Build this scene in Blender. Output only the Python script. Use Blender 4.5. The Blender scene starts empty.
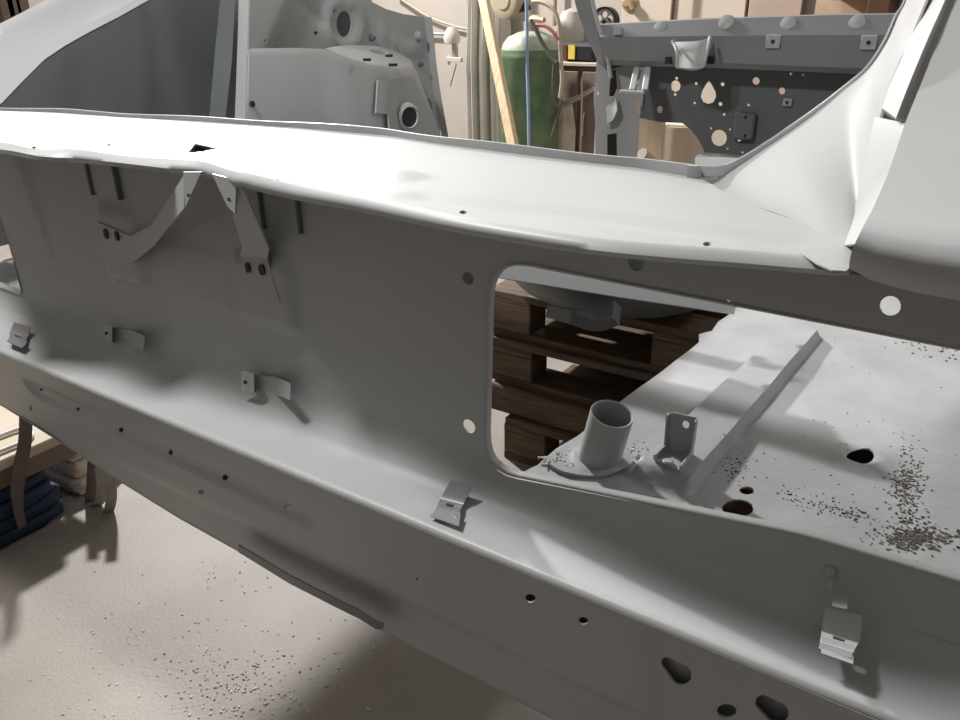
import bpy, bmesh, math, random
from mathutils import Vector, Matrix
from mathutils.geometry import delaunay_2d_cdt
random.seed(7)
scene = bpy.context.scene
COL = scene.collection

# ---------------------------------------------------------------- camera
FPX, CX, CY = 779.0, 480.0, 360.0
CAM = Vector((0.0, 0.0, 1.3))
_vx = Vector((-800 - CX, 20 - CY, FPX)); _vy = Vector((1050 - CX, 0 - CY, FPX))
EX = -_vx.normalized(); EY = (_vy - EX * _vy.dot(EX)).normalized()
ED = EX.cross(EY)
if ED.y < 0: ED = -ED
cam_data = bpy.data.cameras.new('camera'); cam_data.sensor_width = 36.0
cam_data.lens = 36.0 * FPX / 960.0; cam_data.clip_start = 0.02
cam = bpy.data.objects.new('camera', cam_data); COL.objects.link(cam); scene.camera = cam
def w_of(c): return Vector((EX.dot(c), EY.dot(c), -ED.dot(c)))
_r, _u, _b = w_of(Vector((1, 0, 0))), w_of(Vector((0, -1, 0))), w_of(Vector((0, 0, -1)))
cam.matrix_world = Matrix(((_r.x, _u.x, _b.x, CAM.x), (_r.y, _u.y, _b.y, CAM.y), (_r.z, _u.z, _b.z, CAM.z), (0, 0, 0, 1)))
def at(px, py, X=None, Y=None, Z=None):
    """world point on the sight line of a measured point, at a known distance plane"""
    d = w_of(Vector((px - CX, py - CY, FPX)))
    if X is not None: t = (X - CAM.x) / d.x
    elif Y is not None: t = (Y - CAM.y) / d.y
    else: t = (Z - CAM.z) / d.z
    return CAM + d * t

# ---------------------------------------------------------------- world, lamps, exposure
scene.view_settings.view_transform = 'Standard'; scene.view_settings.look = 'None'
scene.view_settings.exposure = 0.0; scene.view_settings.gamma = 1.0
scene.view_settings.use_curve_mapping = False
world = bpy.data.worlds.new('workshop_ambience'); scene.world = world; world.use_nodes = True
bg = world.node_tree.nodes['Background']; bg.inputs[0].default_value = (1.0, 0.96, 0.90, 1); bg.inputs[1].default_value = 0.30
def area(name, loc, target, size, power, color=(1, 1, 1), size_y=None):
    l = bpy.data.lights.new(name, 'AREA'); l.energy = power; l.color = color; l.size = size
    if size_y: l.shape = 'RECTANGLE'; l.size_y = size_y
    o = bpy.data.objects.new(name, l); COL.objects.link(o); o.location = loc
    o.rotation_euler = (Vector(target) - Vector(loc)).to_track_quat('-Z', 'Y').to_euler(); return o
area('ceiling_lamp_far', (-4.75, 3.5, 3.5), (-0.8, 1.0, 0.9), 0.3, 430, (1, 0.985, 0.97))
area('ceiling_lamp_near', (-1.12, 0.26, 2.40), (-0.75, 0.5, 0.9), 0.20, 33, (1, 0.985, 0.97))
area('ceiling_lamp_right', (2.2, 3.0, 3.4), (-0.6, 1.4, 1.0), 0.4, 22, (1, 0.985, 0.97))
area('back_wall_fill', (-1.6, 3.6, 3.6), (-2.2, 5.0, 0.8), 0.6, 12, (1, 0.95, 0.88))  # fill light aimed at the back wall

# ---------------------------------------------------------------- materials
def nodes_of(m): return m.node_tree.nodes, m.node_tree.links
def mat(name, color, rough=0.5, metal=0.0, var=0.0, scale=8.0, bump=0.0, bscale=60.0, color2=None, stretch=None, spec=None):
    m = bpy.data.materials.new(name); m.use_nodes = True; n, l = nodes_of(m); b = n['Principled BSDF']
    b.inputs['Base Color'].default_value = (*color, 1); b.inputs['Roughness'].default_value = rough; b.inputs['Metallic'].default_value = metal
    if spec is not None: b.inputs['Specular IOR Level'].default_value = spec
    tc = n.new('ShaderNodeTexCoord'); src = tc.outputs['Object']
    if stretch:
        mp = n.new('ShaderNodeMapping'); mp.inputs['Scale'].default_value = stretch; l.new(src, mp.inputs[0]); src = mp.outputs[0]
    if var or color2:
        t = n.new('ShaderNodeTexNoise'); t.inputs['Scale'].default_value = scale; t.inputs['Detail'].default_value = 6; l.new(src, t.inputs['Vector'])
        r = n.new('ShaderNodeValToRGB'); r.color_ramp.elements[0].position = 0.35; r.color_ramp.elements[1].position = 0.68
        c2 = color2 or tuple(min(1, c * (1 + var)) for c in color); c1 = color if color2 else tuple(c * (1 - var) for c in color)
        r.color_ramp.elements[0].color = (*c1, 1); r.color_ramp.elements[1].color = (*c2, 1)
        l.new(t.outputs['Fac'], r.inputs[0]); l.new(r.outputs[0], b.inputs['Base Color'])
    if bump:
        t2 = n.new('ShaderNodeTexNoise'); t2.inputs['Scale'].default_value = bscale; t2.inputs['Detail'].default_value = 4; l.new(src, t2.inputs['Vector'])
        bp = n.new('ShaderNodeBump'); bp.inputs['Strength'].default_value = bump; bp.inputs['Distance'].default_value = 0.004
        l.new(t2.outputs['Fac'], bp.inputs['Height']); l.new(bp.outputs[0], b.inputs['Normal'])
    return m
PAINT = mat('grey_primer', (0.37, 0.38, 0.38), 0.42, var=0.03, scale=5, bump=0.03, bscale=180, spec=0.35)
PAINT_PAN = mat('grey_primer_floor', (0.38, 0.385, 0.39), 0.55, var=0.07, scale=14, bump=0.25, bscale=45)
DARK_SHADE_PAINT = mat('dark_and_shaded_primer', (0.115, 0.125, 0.13), 0.5, var=0.05, scale=6)  # body primer darkened to stand for shade; also dark studs and seams
RUST = mat('rusty_underlayer', (0.10, 0.045, 0.03), 0.8, var=0.2)
ZINC = mat('zinc_clip', (0.30, 0.30, 0.31), 0.35, 0.5)
BLACK = mat('black_plastic_and_hole_dark', (0.012, 0.012, 0.013), 0.5)  # also paints the darkness inside holes and slots
CONCRETE = mat('beige_concrete', (0.225, 0.20, 0.175), 0.6, scale=2.2, color2=(0.31, 0.28, 0.255), bump=0.25, bscale=120)
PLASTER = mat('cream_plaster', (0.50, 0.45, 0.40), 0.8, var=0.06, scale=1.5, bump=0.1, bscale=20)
PLASTER_DIM = mat('low_bounce_grey_plaster', (0.20, 0.19, 0.18), 0.85, var=0.05, scale=1.5)  # plaster darkened so these walls bounce less light
WOOD_DARK = mat('weathered_pallet_wood', (0.115, 0.077, 0.048), 0.8, var=0.35, scale=5, stretch=(1.5, 14, 14), bump=0.3, bscale=20)
WOOD_LIGHT = mat('pale_pine', (0.62, 0.47, 0.30), 0.6, var=0.15, scale=5, stretch=(10, 10, 0.8))
WOOD_BROWN = mat('brown_board', (0.20, 0.145, 0.11), 0.6, var=0.2, scale=4)
PLY = mat('plywood', (0.55, 0.47, 0.37), 0.7, var=0.12, scale=6)
BOARD = mat('cream_board', (0.66, 0.57, 0.47), 0.7, var=0.05, scale=3)
PINKBOARD = mat('pinkish_board', (0.55, 0.42, 0.34), 0.7, var=0.08, scale=3)
GREEN = mat('worn_green_enamel', (0.06, 0.13, 0.06), 0.45, scale=9, color2=(0.16, 0.22, 0.12), bump=0.1, bscale=30)
GREENTOP = mat('faded_green_enamel', (0.32, 0.36, 0.28), 0.5, var=0.15, scale=12)
BLUE = mat('navy_tarp', (0.012, 0.03, 0.075), 0.65, var=0.3, scale=10, bump=0.6, bscale=14)
STRAP = mat('brown_webbing', (0.14, 0.105, 0.09), 0.8, var=0.1, scale=30)
GREYSTRAP = mat('grey_webbing', (0.33, 0.31, 0.28), 0.7, var=0.1, scale=30)
CREAM = mat('cream_cloth', (0.55, 0.48, 0.38), 0.85, var=0.08, scale=10, bump=0.5, bscale=12)
FILM = mat('cloudy_plastic_sheet', (0.52, 0.50, 0.45), 0.35, var=0.06, scale=5)
HOSE = mat('beige_hose', (0.45, 0.38, 0.30), 0.5)
HOSE_RED = mat('red_brown_hose', (0.33, 0.12, 0.08), 0.5)
HOSE_BLUE = mat('pale_blue_hose', (0.30, 0.40, 0.58), 0.4)
HOSE_DARK = mat('dark_hose', (0.10, 0.09, 0.08), 0.5)
BRASS = mat('worn_brass', (0.55, 0.42, 0.26), 0.4, 0.6)
STEEL = mat('grey_steel', (0.45, 0.44, 0.43), 0.4, 0.6)
REEL = mat('khaki_reel', (0.40, 0.34, 0.25), 0.55, var=0.08, scale=6)
YELLOW = mat('yellow_label', (0.72, 0.50, 0.08), 0.5)
GRIT = mat('sanding_grit', (0.10, 0.09, 0.08), 0.9, var=0.4, scale=90)
STONE = mat('floor_grit', (0.30, 0.26, 0.22), 0.9, color2=(0.75, 0.72, 0.68), scale=70)

# ---------------------------------------------------------------- mesh helpers
WORLD = {}
def wpos(o): return WORLD.get(o.name, Vector((0, 0, 0)))
def link_mesh(name, verts, faces, m, parent=None, smooth=True, sharp=35, loc=None):
    vs = [Vector(v) for v in verts]
    lo = Vector((min(v[i] for v in vs) for i in range(3))); hi = Vector((max(v[i] for v in vs) for i in range(3)))
    c = (lo + hi) / 2 if loc is None else Vector(loc)
    me = bpy.data.meshes.new(name); me.from_pydata([v - c for v in vs], [], faces); me.update()
    if smooth:
        me.polygons.foreach_set('use_smooth', [True] * len(me.polygons)); me.set_sharp_from_angle(angle=math.radians(sharp))
    me.materials.append(m)
    o = bpy.data.objects.new(name, me); COL.objects.link(o); WORLD[o.name] = c
    if parent is not None:
        o.parent = parent; o.location = c - wpos(parent)
    else: o.location = c
    return o
def tag(o, label=None, cat=None, group=None, kind=None):
    if label: o['label'] = label
    if cat: o['category'] = cat
    if group: o['group'] = group
    if kind: o['kind'] = kind
    return o
def empty(name, loc, label, cat, group=None):
    o = bpy.data.objects.new(name, None); COL.objects.link(o); o.location = loc; o.empty_display_size = 0.1
    WORLD[o.name] = Vector(loc); return tag(o, label, cat, group)
def thicken(verts, faces, t, toward=None, direction=None):
    """sheet metal: turn an open sheet into a closed one of thickness t behind its visible side"""
    vs = [Vector(v) for v in verts]; N = [Vector((0, 0, 0)) for _ in vs]; s = 0.0
    def fn(f):
        a = vs[f[0]]; n = Vector((0, 0, 0))
        for i in range(1, len(f) - 1): n += (vs[f[i]] - a).cross(vs[f[i + 1]] - a)
        return n
    for f in faces:
        n = fn(f); c = sum((vs[i] for i in f), Vector()) / len(f)
        s += n.dot(direction if direction is not None else ((toward or CAM) - c).normalized())
    if s < 0: faces = [tuple(reversed(f)) for f in faces]
    cnt = {}
    for f in faces:
        n = fn(f)
        for i in f: N[i] += n
        for i in range(len(f)):
            e = (f[i], f[(i + 1) % len(f)]); cnt[e] = cnt.get(e, 0) + 1
    nv = len(vs); out = list(vs) + [v - (n.normalized() if n.length > 1e-12 else Vector((0, 0, 1))) * t for v, n in zip(vs, N)]
    fs = list(faces) + [tuple(i + nv for i in reversed(f)) for f in faces]
    for (a, b) in list(cnt):
        if (b, a) not in cnt:
            k = len(out); out += [out[a], out[b], out[b + nv], out[a + nv]]; fs.append((k + 1, k, k + 3, k + 2))
    return out, fs
def resample(pts, n, closed=False):
    pts = [Vector(p) for p in pts]
    if closed: pts = pts + [pts[0]]
    L = [0.0]
    for a, b in zip(pts, pts[1:]): L.append(L[-1] + (b - a).length)
    out = []; m = n if closed else n - 1; j = 0
    for i in range(n):
        d = L[-1] * i / m
        while j < len(pts) - 2 and L[j + 1] < d: j += 1
        s = (d - L[j]) / max(1e-9, L[j + 1] - L[j]); s = min(1, max(0, s))
        out.append(pts[j].lerp(pts[j + 1], s))
    return out
def spline(pts, sub=6, closed=False):
    P = [Vector(p) for p in pts]; n = len(P); out = []
    for i in range(n if closed else n - 1):
        if closed: a, b, c, d = P[i - 1], P[i], P[(i + 1) % n], P[(i + 2) % n]
        else: a, b, c, d = P[max(0, i - 1)], P[i], P[i + 1], P[min(n - 1, i + 2)]
        for k in range(sub):
            t = k / sub
            out.append(0.5 * ((2 * b) + (c - a) * t + (2 * a - 5 * b + 4 * c - d) * t * t + (3 * b - a - 3 * c + d) * t ** 3))
    if not closed: out.append(P[-1])
    return out
def grid(rows, closed_u=False):
    n = len(rows[0]); verts = [p for r in rows for p in r]; faces = []
    for i in range(len(rows) - 1):
        for j in range(n if closed_u else n - 1):
            k = (j + 1) % n
            faces.append((i * n + j, i * n + k, (i + 1) * n + k, (i + 1) * n + j))
    return verts, faces
def loft(name, curves, m, parent=None, n=40, smooth_v=0, t=0.002, sharp=35, disp=None, smooth_u=False, toward=None):
    cs = [resample(spline(c) if smooth_u else c, n) for c in curves]
    if smooth_v:
        cols = [spline([c[j] for c in cs], smooth_v) for j in range(n)]
        cs = [[cols[j][i] for j in range(n)] for i in range(len(cols[0]))]
    if disp: cs = [[disp(p) for p in r] for r in cs]
    v, f = grid(cs)
    if t: v, f = thicken(v, f, t, toward)
    return link_mesh(name, v, f, m, parent, sharp=sharp)
def inpoly(x, y, P):
    c = False; j = len(P) - 1
    for i in range(len(P)):
        if (P[i][1] > y) != (P[j][1] > y) and x < (P[j][0] - P[i][0]) * (y - P[i][1]) / (P[j][1] - P[i][1]) + P[i][0]: c = not c
        j = i
    return c
def dens(P, step):
    out = []
    for i in range(len(P)):
        a, b = Vector(P[i]), Vector(P[(i + 1) % len(P)]); k = max(1, int((b - a).length / step))
        for q in range(k): out.append(a.lerp(b, q / k))
    return out
def plate(name, outline, holes, to3d, m, parent=None, step=0.02, t=0.002, sharp=35, toward=None, fine=(), direction=None, creases=()):
    """flat sheet cut to an outline with real holes; to3d maps its own (u, v) to the world and carries the pressed relief"""
    O = dens(outline, step); pts = list(O); edges = [(i, (i + 1) % len(O)) for i in range(len(O))]
    for h in holes:
        b = len(pts); pts += [Vector(p) for p in h]; edges += [(b + i, b + (i + 1) % len(h)) for i in range(len(h))]
    for c in creases:
        k = max(2, int((Vector(c[1]) - Vector(c[0])).length / 0.01)); b = len(pts)
        pts += [Vector(c[0]).lerp(Vector(c[1]), i / k) for i in range(k + 1)]; edges += [(b + i, b + i + 1) for i in range(k)]
    xs = [p[0] for p in O]; ys = [p[1] for p in O]; hp = [[(p[0], p[1]) for p in h] for h in holes]; Op = [(p[0], p[1]) for p in O]
    def fill(x0, x1, y0, y1, st):
        y = y0 + st * 0.53; r = 0
        while y < y1:
            x = x0 + st * (0.51 if r % 2 else 0.97)
            while x < x1:
                if inpoly(x, y, Op) and not any(inpoly(x, y, h) for h in hp): pts.append(Vector((x, y)))
                x += st
            y += st * 0.9; r += 1
    fill(min(xs), max(xs), min(ys), max(ys), step)
    for (x0, x1, y0, y1, st) in fine: fill(x0, x1, y0, y1, st)
    r = delaunay_2d_cdt([Vector((p[0], p[1])) for p in pts], edges, [], 0, 1e-6)
    V, F = r[0], r[2]; faces = []
    for f in F:
        x = sum(V[i].x for i in f) / 3; y = sum(V[i].y for i in f) / 3
        if inpoly(x, y, Op) and not any(inpoly(x, y, h) for h in hp): faces.append(tuple(f))
    used = sorted({i for f in faces for i in f}); ix = {k: q for q, k in enumerate(used)}
    v3 = [Vector(to3d(V[i].x, V[i].y)) for i in used]; faces = [tuple(ix[i] for i in f) for f in faces]
    if t: v3, faces = thicken(v3, faces, t, toward, direction)
    return link_mesh(name, v3, faces, m, parent, sharp=sharp)
def ring(cx, cy, rx, ry=None, n=20, rot=0.0):
    ry = rx if ry is None else ry; c, s = math.cos(rot), math.sin(rot)
    return [(cx + rx * math.cos(a) * c - ry * math.sin(a) * s, cy + rx * math.cos(a) * s + ry * math.sin(a) * c) for a in (2 * math.pi * i / n for i in range(n))]
def box(name, lo, hi, m, parent=None, bevel=0.0, rot=0.0, loc=None, smooth=False):
    bm = bmesh.new(); bmesh.ops.create_cube(bm, size=1.0)
    lo, hi = Vector(lo), Vector(hi); c = (lo + hi) / 2; d = hi - lo
    for v in bm.verts: v.co = Vector((v.co.x * d.x, v.co.y * d.y, v.co.z * d.z))
    if bevel: bmesh.ops.bevel(bm, geom=list(bm.edges), offset=bevel, segments=1, affect='EDGES')
    bm.transform(Matrix.Rotation(rot, 4, 'Z'))
    vs = [v.co + c for v in bm.verts]; bm.verts.index_update(); fs = [tuple(v.index for v in f.verts) for f in bm.faces]; bm.free()
    return link_mesh(name, vs, fs, m, parent, smooth=smooth)
def beam(name, a, b, w, h, m, parent=None, up=(0, 0, 1), bevel=0.003):
    """rectangular bar from a to b"""
    a, b = Vector(a), Vector(b); d = (b - a); L = d.length; d.normalize(); u = Vector(up); s = d.cross(u).normalized(); u = s.cross(d)
    bm = bmesh.new(); bmesh.ops.create_cube(bm, size=1.0)
    for v in bm.verts: v.co = Vector((v.co.x * L, v.co.y * w, v.co.z * h))
    if bevel: bmesh.ops.bevel(bm, geom=list(bm.edges), offset=bevel, segments=1, affect='EDGES')
    c = (a + b) / 2; bm.verts.index_update()
    vs = [c + d * v.co.x + s * v.co.y + u * v.co.z for v in bm.verts]; fs = [tuple(v.index for v in f.verts) for f in bm.faces]; bm.free()
    return link_mesh(name, vs, fs, m, parent, smooth=False)
def tube_geo(path, r, n=10, closed=False):
    P = [Vector(p) for p in path]; rows = []; prev = None
    for i, p in enumerate(P):
        d = (P[min(len(P) - 1, i + 1)] - P[max(0, i - 1)]).normalized()
        if prev is None: prev = d.orthogonal().normalized()
        a = (prev - d * prev.dot(d)).normalized(); b = d.cross(a); prev = a
        rr = r[i] if isinstance(r, (list, tuple)) else r
        rows.append([p + (a * math.cos(q) + b * math.sin(q)) * rr for q in (2 * math.pi * k / n for k in range(n))])
    v, f = grid(rows, True); f = [tuple(reversed(q)) for q in f]
    f.append(tuple(range(n))); f.append(tuple(reversed(range(len(v) - n, len(v)))))
    return v, f
def tube(name, path, r, m, parent=None, n=10, sub=5):
    v, f = tube_geo(spline(path, sub) if sub else path, r, n); return link_mesh(name, v, f, m, parent, sharp=50)
def lathe(name, profile, base, axis, m, parent=None, n=32, sharp=35):
    """profile: (radius, height) pairs about an axis"""
    ax = Vector(axis).normalized(); a = ax.orthogonal().normalized(); b = ax.cross(a); base = Vector(base)
    rows = [[base + ax * h + (a * math.cos(q) + b * math.sin(q)) * r for q in (2 * math.pi * k / n for k in range(n))] for r, h in profile]
    v, f = grid(rows, True); 
    if profile[0][0] > 1e-5 and profile[-1][0] > 1e-5 and abs(profile[0][0] - profile[-1][0]) + abs(profile[0][1] - profile[-1][1]) > 1e-6:
        f.append(tuple(reversed(range(n)))); f.append(tuple(range(len(v) - n, len(v))))
    return link_mesh(name, v, f, m, parent, sharp=sharp)
def sst(a, b, x):
    t = min(1, max(0, (x - a) / (b - a))) if a != b else (1.0 if x >= a else 0.0); return t * t * (3 - 2 * t)
def pad(x, y, x0, x1, y0, y1, r):
    return sst(x0 - r, x0 + r, x) * (1 - sst(x1 - r, x1 + r, x)) * sst(y0 - r, y0 + r, y) * (1 - sst(y1 - r, y1 + r, y))
def seg_d(x, y, a, b):
    ax, ay = a; bx, by = b; L = (bx - ax) ** 2 + (by - ay) ** 2
    t = min(1, max(0, ((x - ax) * (bx - ax) + (y - ay) * (by - ay)) / L)); return math.hypot(x - ax - t * (bx - ax), y - ay - t * (by - ay))
def P(pts, **k): return [at(p[0], p[1], **k) for p in pts]

# ---------------------------------------------------------------- the setting
floor = box('floor', (-6, -2.5, -0.1), (3.5, 5.2, 0), CONCRETE); floor['kind'] = 'structure'
wall_back = box('wall_back', (-6, 5.0, 0), (3.5, 5.15, 3.6), PLASTER); wall_back['kind'] = 'structure'
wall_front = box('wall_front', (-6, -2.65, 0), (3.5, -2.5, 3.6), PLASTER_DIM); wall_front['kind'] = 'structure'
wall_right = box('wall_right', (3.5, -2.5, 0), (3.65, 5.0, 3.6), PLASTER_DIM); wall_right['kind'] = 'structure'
wall_left = box('wall_left', (-5.15, -2.5, 0), (-5.0, 5.0, 3.6), PLASTER); wall_left['kind'] = 'structure'

# ---------------------------------------------------------------- the car body shell
body = empty('car_body_shell', (-0.85, 0.6, 0.56), 'bare car body shell sprayed in light grey primer, propped up on wooden pallets', 'car body')

# --- end panel with the lamp opening
YP = 0.585
def xz(px, py, Y=YP): p = at(px, py, Y=Y); return (p.x, p.z)
def hole_px(px, py, rpx, rpy=None, Y=YP, n=18):
    c = at(px, py, Y=Y); k = (at(px + 1, py, Y=Y).x - c.x)
    kz = c.z - at(px, py + 1, Y=Y).z
    return ring(c.x, c.z, rpx * k, (rpy or rpx) * kz, n)
def round_corners(pts, r, n=6):
    out = []
    for i in range(len(pts)):
        a, b, c = Vector(pts[i - 1]), Vector(pts[i]), Vector(pts[(i + 1) % len(pts)])
        ri = r[i] if isinstance(r, (list, tuple)) else r
        u, w = (a - b).normalized(), (c - b).normalized()
        p0, p1 = b + u * ri, b + w * ri
        for k in range(n + 1):
            t = k / n; out.append(p0 * (1 - t) ** 2 + b * 2 * t * (1 - t) + p1 * t * t)
    return out
open_r = round_corners([xz(484, 470), xz(488, 257), (0.16, 1.083), (0.16, 0.905), xz(940, 577), xz(800, 535)], [0.042, 0.045, 0.03, 0.03, 0.02, 0.02])
open_l = round_corners([xz(23, 296), xz(-40, 270), (-1.85, 0.88), (-1.85, 1.08), xz(-60, 195), xz(-2, 195)], [0.015, 0.01, 0.02, 0.02, 0.01, 0.02])
L1a, L1b = xz(22, 157), xz(54, 262)
def panel3(x, z):
    h = 0.0
    # pressed pads behind the two straps
    for (a, b, c, d, dep) in ((98, 150, 205, 288, 0.010), (236, 300, 252, 332, 0.010)):
        (xa, zt), (xb, zb) = xz(a, c), xz(b, d)
        h += dep * pad(x, z, xa, xb, zb, zt, 0.009)
    (xa, zt), (xb, zb) = xz(306, 250), xz(331, 276); h += 0.0015 * pad(x, z, xa, xb, zb, zt, 0.003)
    (xa, zt), (xb, zb) = xz(161, 240), xz(232, 312); h += 0.0015 * pad(x, z, xa, xb, zb, zt, 0.004)
    # folded area left of the sloping crease
    if z > L1b[1]:
        s = (z - L1b[1]) / (L1a[1] - L1b[1]); xl = L1b[0] + (L1a[0] - L1b[0]) * s; w = L1b[0] - xl
        h += 0.0 if x > L1b[0] else min(w, max(0, (L1b[0] - x))) * 0.55
    # soft waviness of hand-worked sheet
    h += 0.0012 * math.sin(x * 9 + 1) * math.sin(z * 13) * sst(0.85, 0.89, z)
    # cove towards the step at the bottom
    if z < 0.875: h += 0.03 * ((0.875 - z) / 0.045) ** 2
    return (x, YP - h, z)
holes = [open_r, open_l]
for (px, py, r) in ((467.5, 278.5, 6.2), (469, 426, 6.5), (637.5, 262, 8), (890.5, 305.5, 11), (728, 301, 2), (834, 295, 2)):
    holes.append(hole_px(px, py, r))
dimples = [(593, 499, 6), (607, 543, 6), (830, 572, 9)]
plate('end_panel', [(-1.95, 0.847), (0.22, 0.847), (0.22, 1.15), (-1.95, 1.15)], holes, panel3, PAINT, body, step=0.016,
      fine=[(xz(92, 260)[0], xz(310, 260)[0], 0.92, 1.10, 0.007)], creases=[(L1b, L1a), ((L1b[0], L1b[1]), (L1b[0], L1a[1]))], direction=Vector((0, -1, 0)))
for (px, py, r) in ((467.5, 278.5, 14), (637.5, 262, 14)):
    c = at(px, py, Y=YP + 0.02); k = at(px + 1, py, Y=YP).x - at(px, py, Y=YP).x
    box('inner_skin', (c.x - r * k, YP + .02, c.z - r * k * .8), (c.x + r * k, YP + .023, c.z + r * k * .8), PAINT, body)
# rolled edge of the two openings
for nm, op in (('opening_flange', open_r), ('opening_flange', open_l)):
    rows = []
    for (dy, dn) in ((-0.0012, -0.0005), (-0.0006, 0.0012), (0.003, 0.002), (0.009, 0.002)):
        c = sum((Vector(p) for p in op), Vector((0, 0))) / len(op); row = []
        for i in range(len(op)):
            a, b = Vector(op[i - 1]), Vector(op[(i + 1) % len(op)]); tdir = (b - a).normalized(); nrm = Vector((tdir.y, -tdir.x))
            if nrm.dot(c - Vector(op[i])) < 0: nrm = -nrm
            q = Vector(op[i]) + nrm * dn; row.append(Vector((q.x, YP + dy, q.y)))
        rows.append(row)
    v, f = grid(rows, True); link_mesh(nm, v, f, PAINT, body, sharp=60)
# lap plate beside the lamp opening, up under the sill
def xzp(px, py): return xz(px, py, YP - 0.003)
plate('lap_plate', [xzp(612, 253), (0.2, 1.145), (0.2, 1.0845), xzp(612, 277)], [hole_px(637.5, 262, 8), hole_px(890.5, 305.5, 11)],
      lambda x, z: (x, YP - 0.003, z), PAINT, body, step=0.05, t=0.002)
for (px, py, r) in dimples:                                   # filled plug discs
    c = at(px, py, Y=YP - 0.002); k = at(px + 1, py, Y=YP).x - c.x
    lathe('plug_disc', [(0.0001, 0.002), (r * k * 0.8, 0.002), (r * k, 0.0)], c + Vector((0, 0.0005, 0)), (0, -1, 0), PAINT, body, 20)

# --- step (bumper ledge) and apron under it
prof = [(YP - .0099, .8491), (YP - .0133, .845), (YP - .0197, .8385), (YP - .0252, .8338), (.5525, .8307), (.545, .8287), (.534, .8274), (.510, .8268), (.5050, .8262), (.5025, .8243), (.5015, .8205), (.5025, .817)]
xs = [-1.95 + 2.17 * i / 60 for i in range(61)]
loft('bumper_step', [[Vector((x, y, z + (0.006 * sst(-0.08, 0.22, x)))) for x in xs] for (y, z) in prof], PAINT, body, n=61, t=0.002, sharp=70)
YA = 0.5012
def xa(px, py): return xz(px, py, YA)
gA, gB = xz(33, 390, YA + .014), xz(300, 517, YA + .014)
def apron3(x, z):
    h = 0.0
    for (dz, wid, amp) in ((0.0, 0.019, -0.0055),):
        d = seg_d(x, z, (gA[0], gA[1]), (gB[0], gB[1])); h += amp * (1 - sst(wid - 0.008, wid + 0.003, d))
    (x0, z1) = xa(648, 634); h -= 0.004 * sst(x0 - 0.004, x0 + 0.004, x) * (1 - sst(z1 - 0.006, z1, z + (x - x0) * 0.02))
    zb = 0.66
    h -= 0.27 * max(0, 0.8205 - z) + 0.02 * sst(0.70, 0.62, z) ** 2
    return (x, YA - h, z)
def on_apron(px, py):
    y = YA
    for _ in range(6): q = xz(px, py, y); y = apron3(*q)[1]
    return q
apr_holes = []
for (px, py, rx, ry) in ((41, 389.5, 1.6, 1.6), (31, 408, 1.4, 3.2), (78, 409, 1.8, 1.8), (121, 430, 2.4, 2.4), (170.5, 452.5, 2.2, 2.8), (225, 477.5, 3, 3),
                         (201, 492, 3, 2.0), (288, 506, 4, 3.2), (530, 598.5, 5.5, 4.5), (583, 621, 5, 4), (417, 579, 1.5, 1.5), (726.5, 711, 10, 7)):
    apr_holes.append([on_apron(px + rx * math.cos(a), py + ry * math.sin(a)) for a in (6.2832 * i / 14 for i in range(14))])
def keyhole(px1, py1, px2, py2, r1, r2):
    a, b = Vector((px1, py1)), Vector((px2, py2)); d = (b - a).normalized(); n = Vector((-d.y, d.x)); out = []
    for i in range(10): q = math.pi * i / 9; out.append(a + n * r1 * math.cos(q) - d * r1 * math.sin(q))
    for i in range(10): q = math.pi * i / 9; out.append(b - n * r2 * math.cos(q) + d * r2 * math.sin(q))
    return [on_apron(*p) for p in out]
apr_holes.append(keyhole(667, 663, 681, 675, 6, 10.5)); apr_holes.append(keyhole(763, 703, 777, 713, 8, 11.5))
low = [(-60, 372), (0, 404), (60, 442), (120, 481), (180, 518), (250, 557), (330, 602), (420, 650), (470, 674), (560, 722), (640, 760)]
low = [on_apron(*p) for p in low]
plate('apron', [(-1.95, 0.8195), (-1.95, 0.775), (-1.6, 0.745)] + low + [(0.22, 0.66), (0.22, 0.8195)], apr_holes, apron3, PAINT, body, step=0.009, direction=Vector((0, -1, 0)))
# backing skin behind the keyhole slots and returned lower flange
rows = []
lowc = [Vector(apron3(-1.95, 0.775)), Vector(apron3(-1.6, 0.745))] + [Vector(apron3(*p)) for p in low] + [Vector(apron3(0.22, 0.66))]
loft('apron_return', [lowc, [p + Vector((0, 0.012, -0.006)) for p in lowc], [p + Vector((0, 0.05, 0.0)) for p in lowc], [p + Vector((0, 0.3, 0.02)) for p in lowc]], PAINT, body, n=60, t=0.002)
fl = [(238, 552), (290, 584), (345, 612), (362, 620), (374, 629), (383, 629.5)]
flt = [(238, 545), (290, 576), (345, 604), (362, 612), (374, 621), (383, 624)]
loft('lower_flange', [P(flt, Y=0.543), P(fl, Y=0.566)], DARK_SHADE_PAINT, body, n=20, t=0.002)
def xs_(px, py): return at(px, py, Y=0.57).x
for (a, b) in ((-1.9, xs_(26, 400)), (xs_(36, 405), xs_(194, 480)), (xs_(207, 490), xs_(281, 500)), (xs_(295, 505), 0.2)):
    box('inner_apron_skin', (a, 0.57, 0.69), (b, 0.573, 0.815), DARK_SHADE_PAINT, body)
box('inner_apron_skin', (0.19, 0.562, 0.68), (0.2, 0.5645, 0.80), PAINT, body)
loft('keyhole_backing', [[Vector(apron3(*on_apron(x, y + k))) + Vector((0, .014, 0)) for x, y in ((648, 640), (720, 668), (830, 706))] for k in (0, 30, 60)], PAINT, body, n=6, t=.002)

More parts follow.
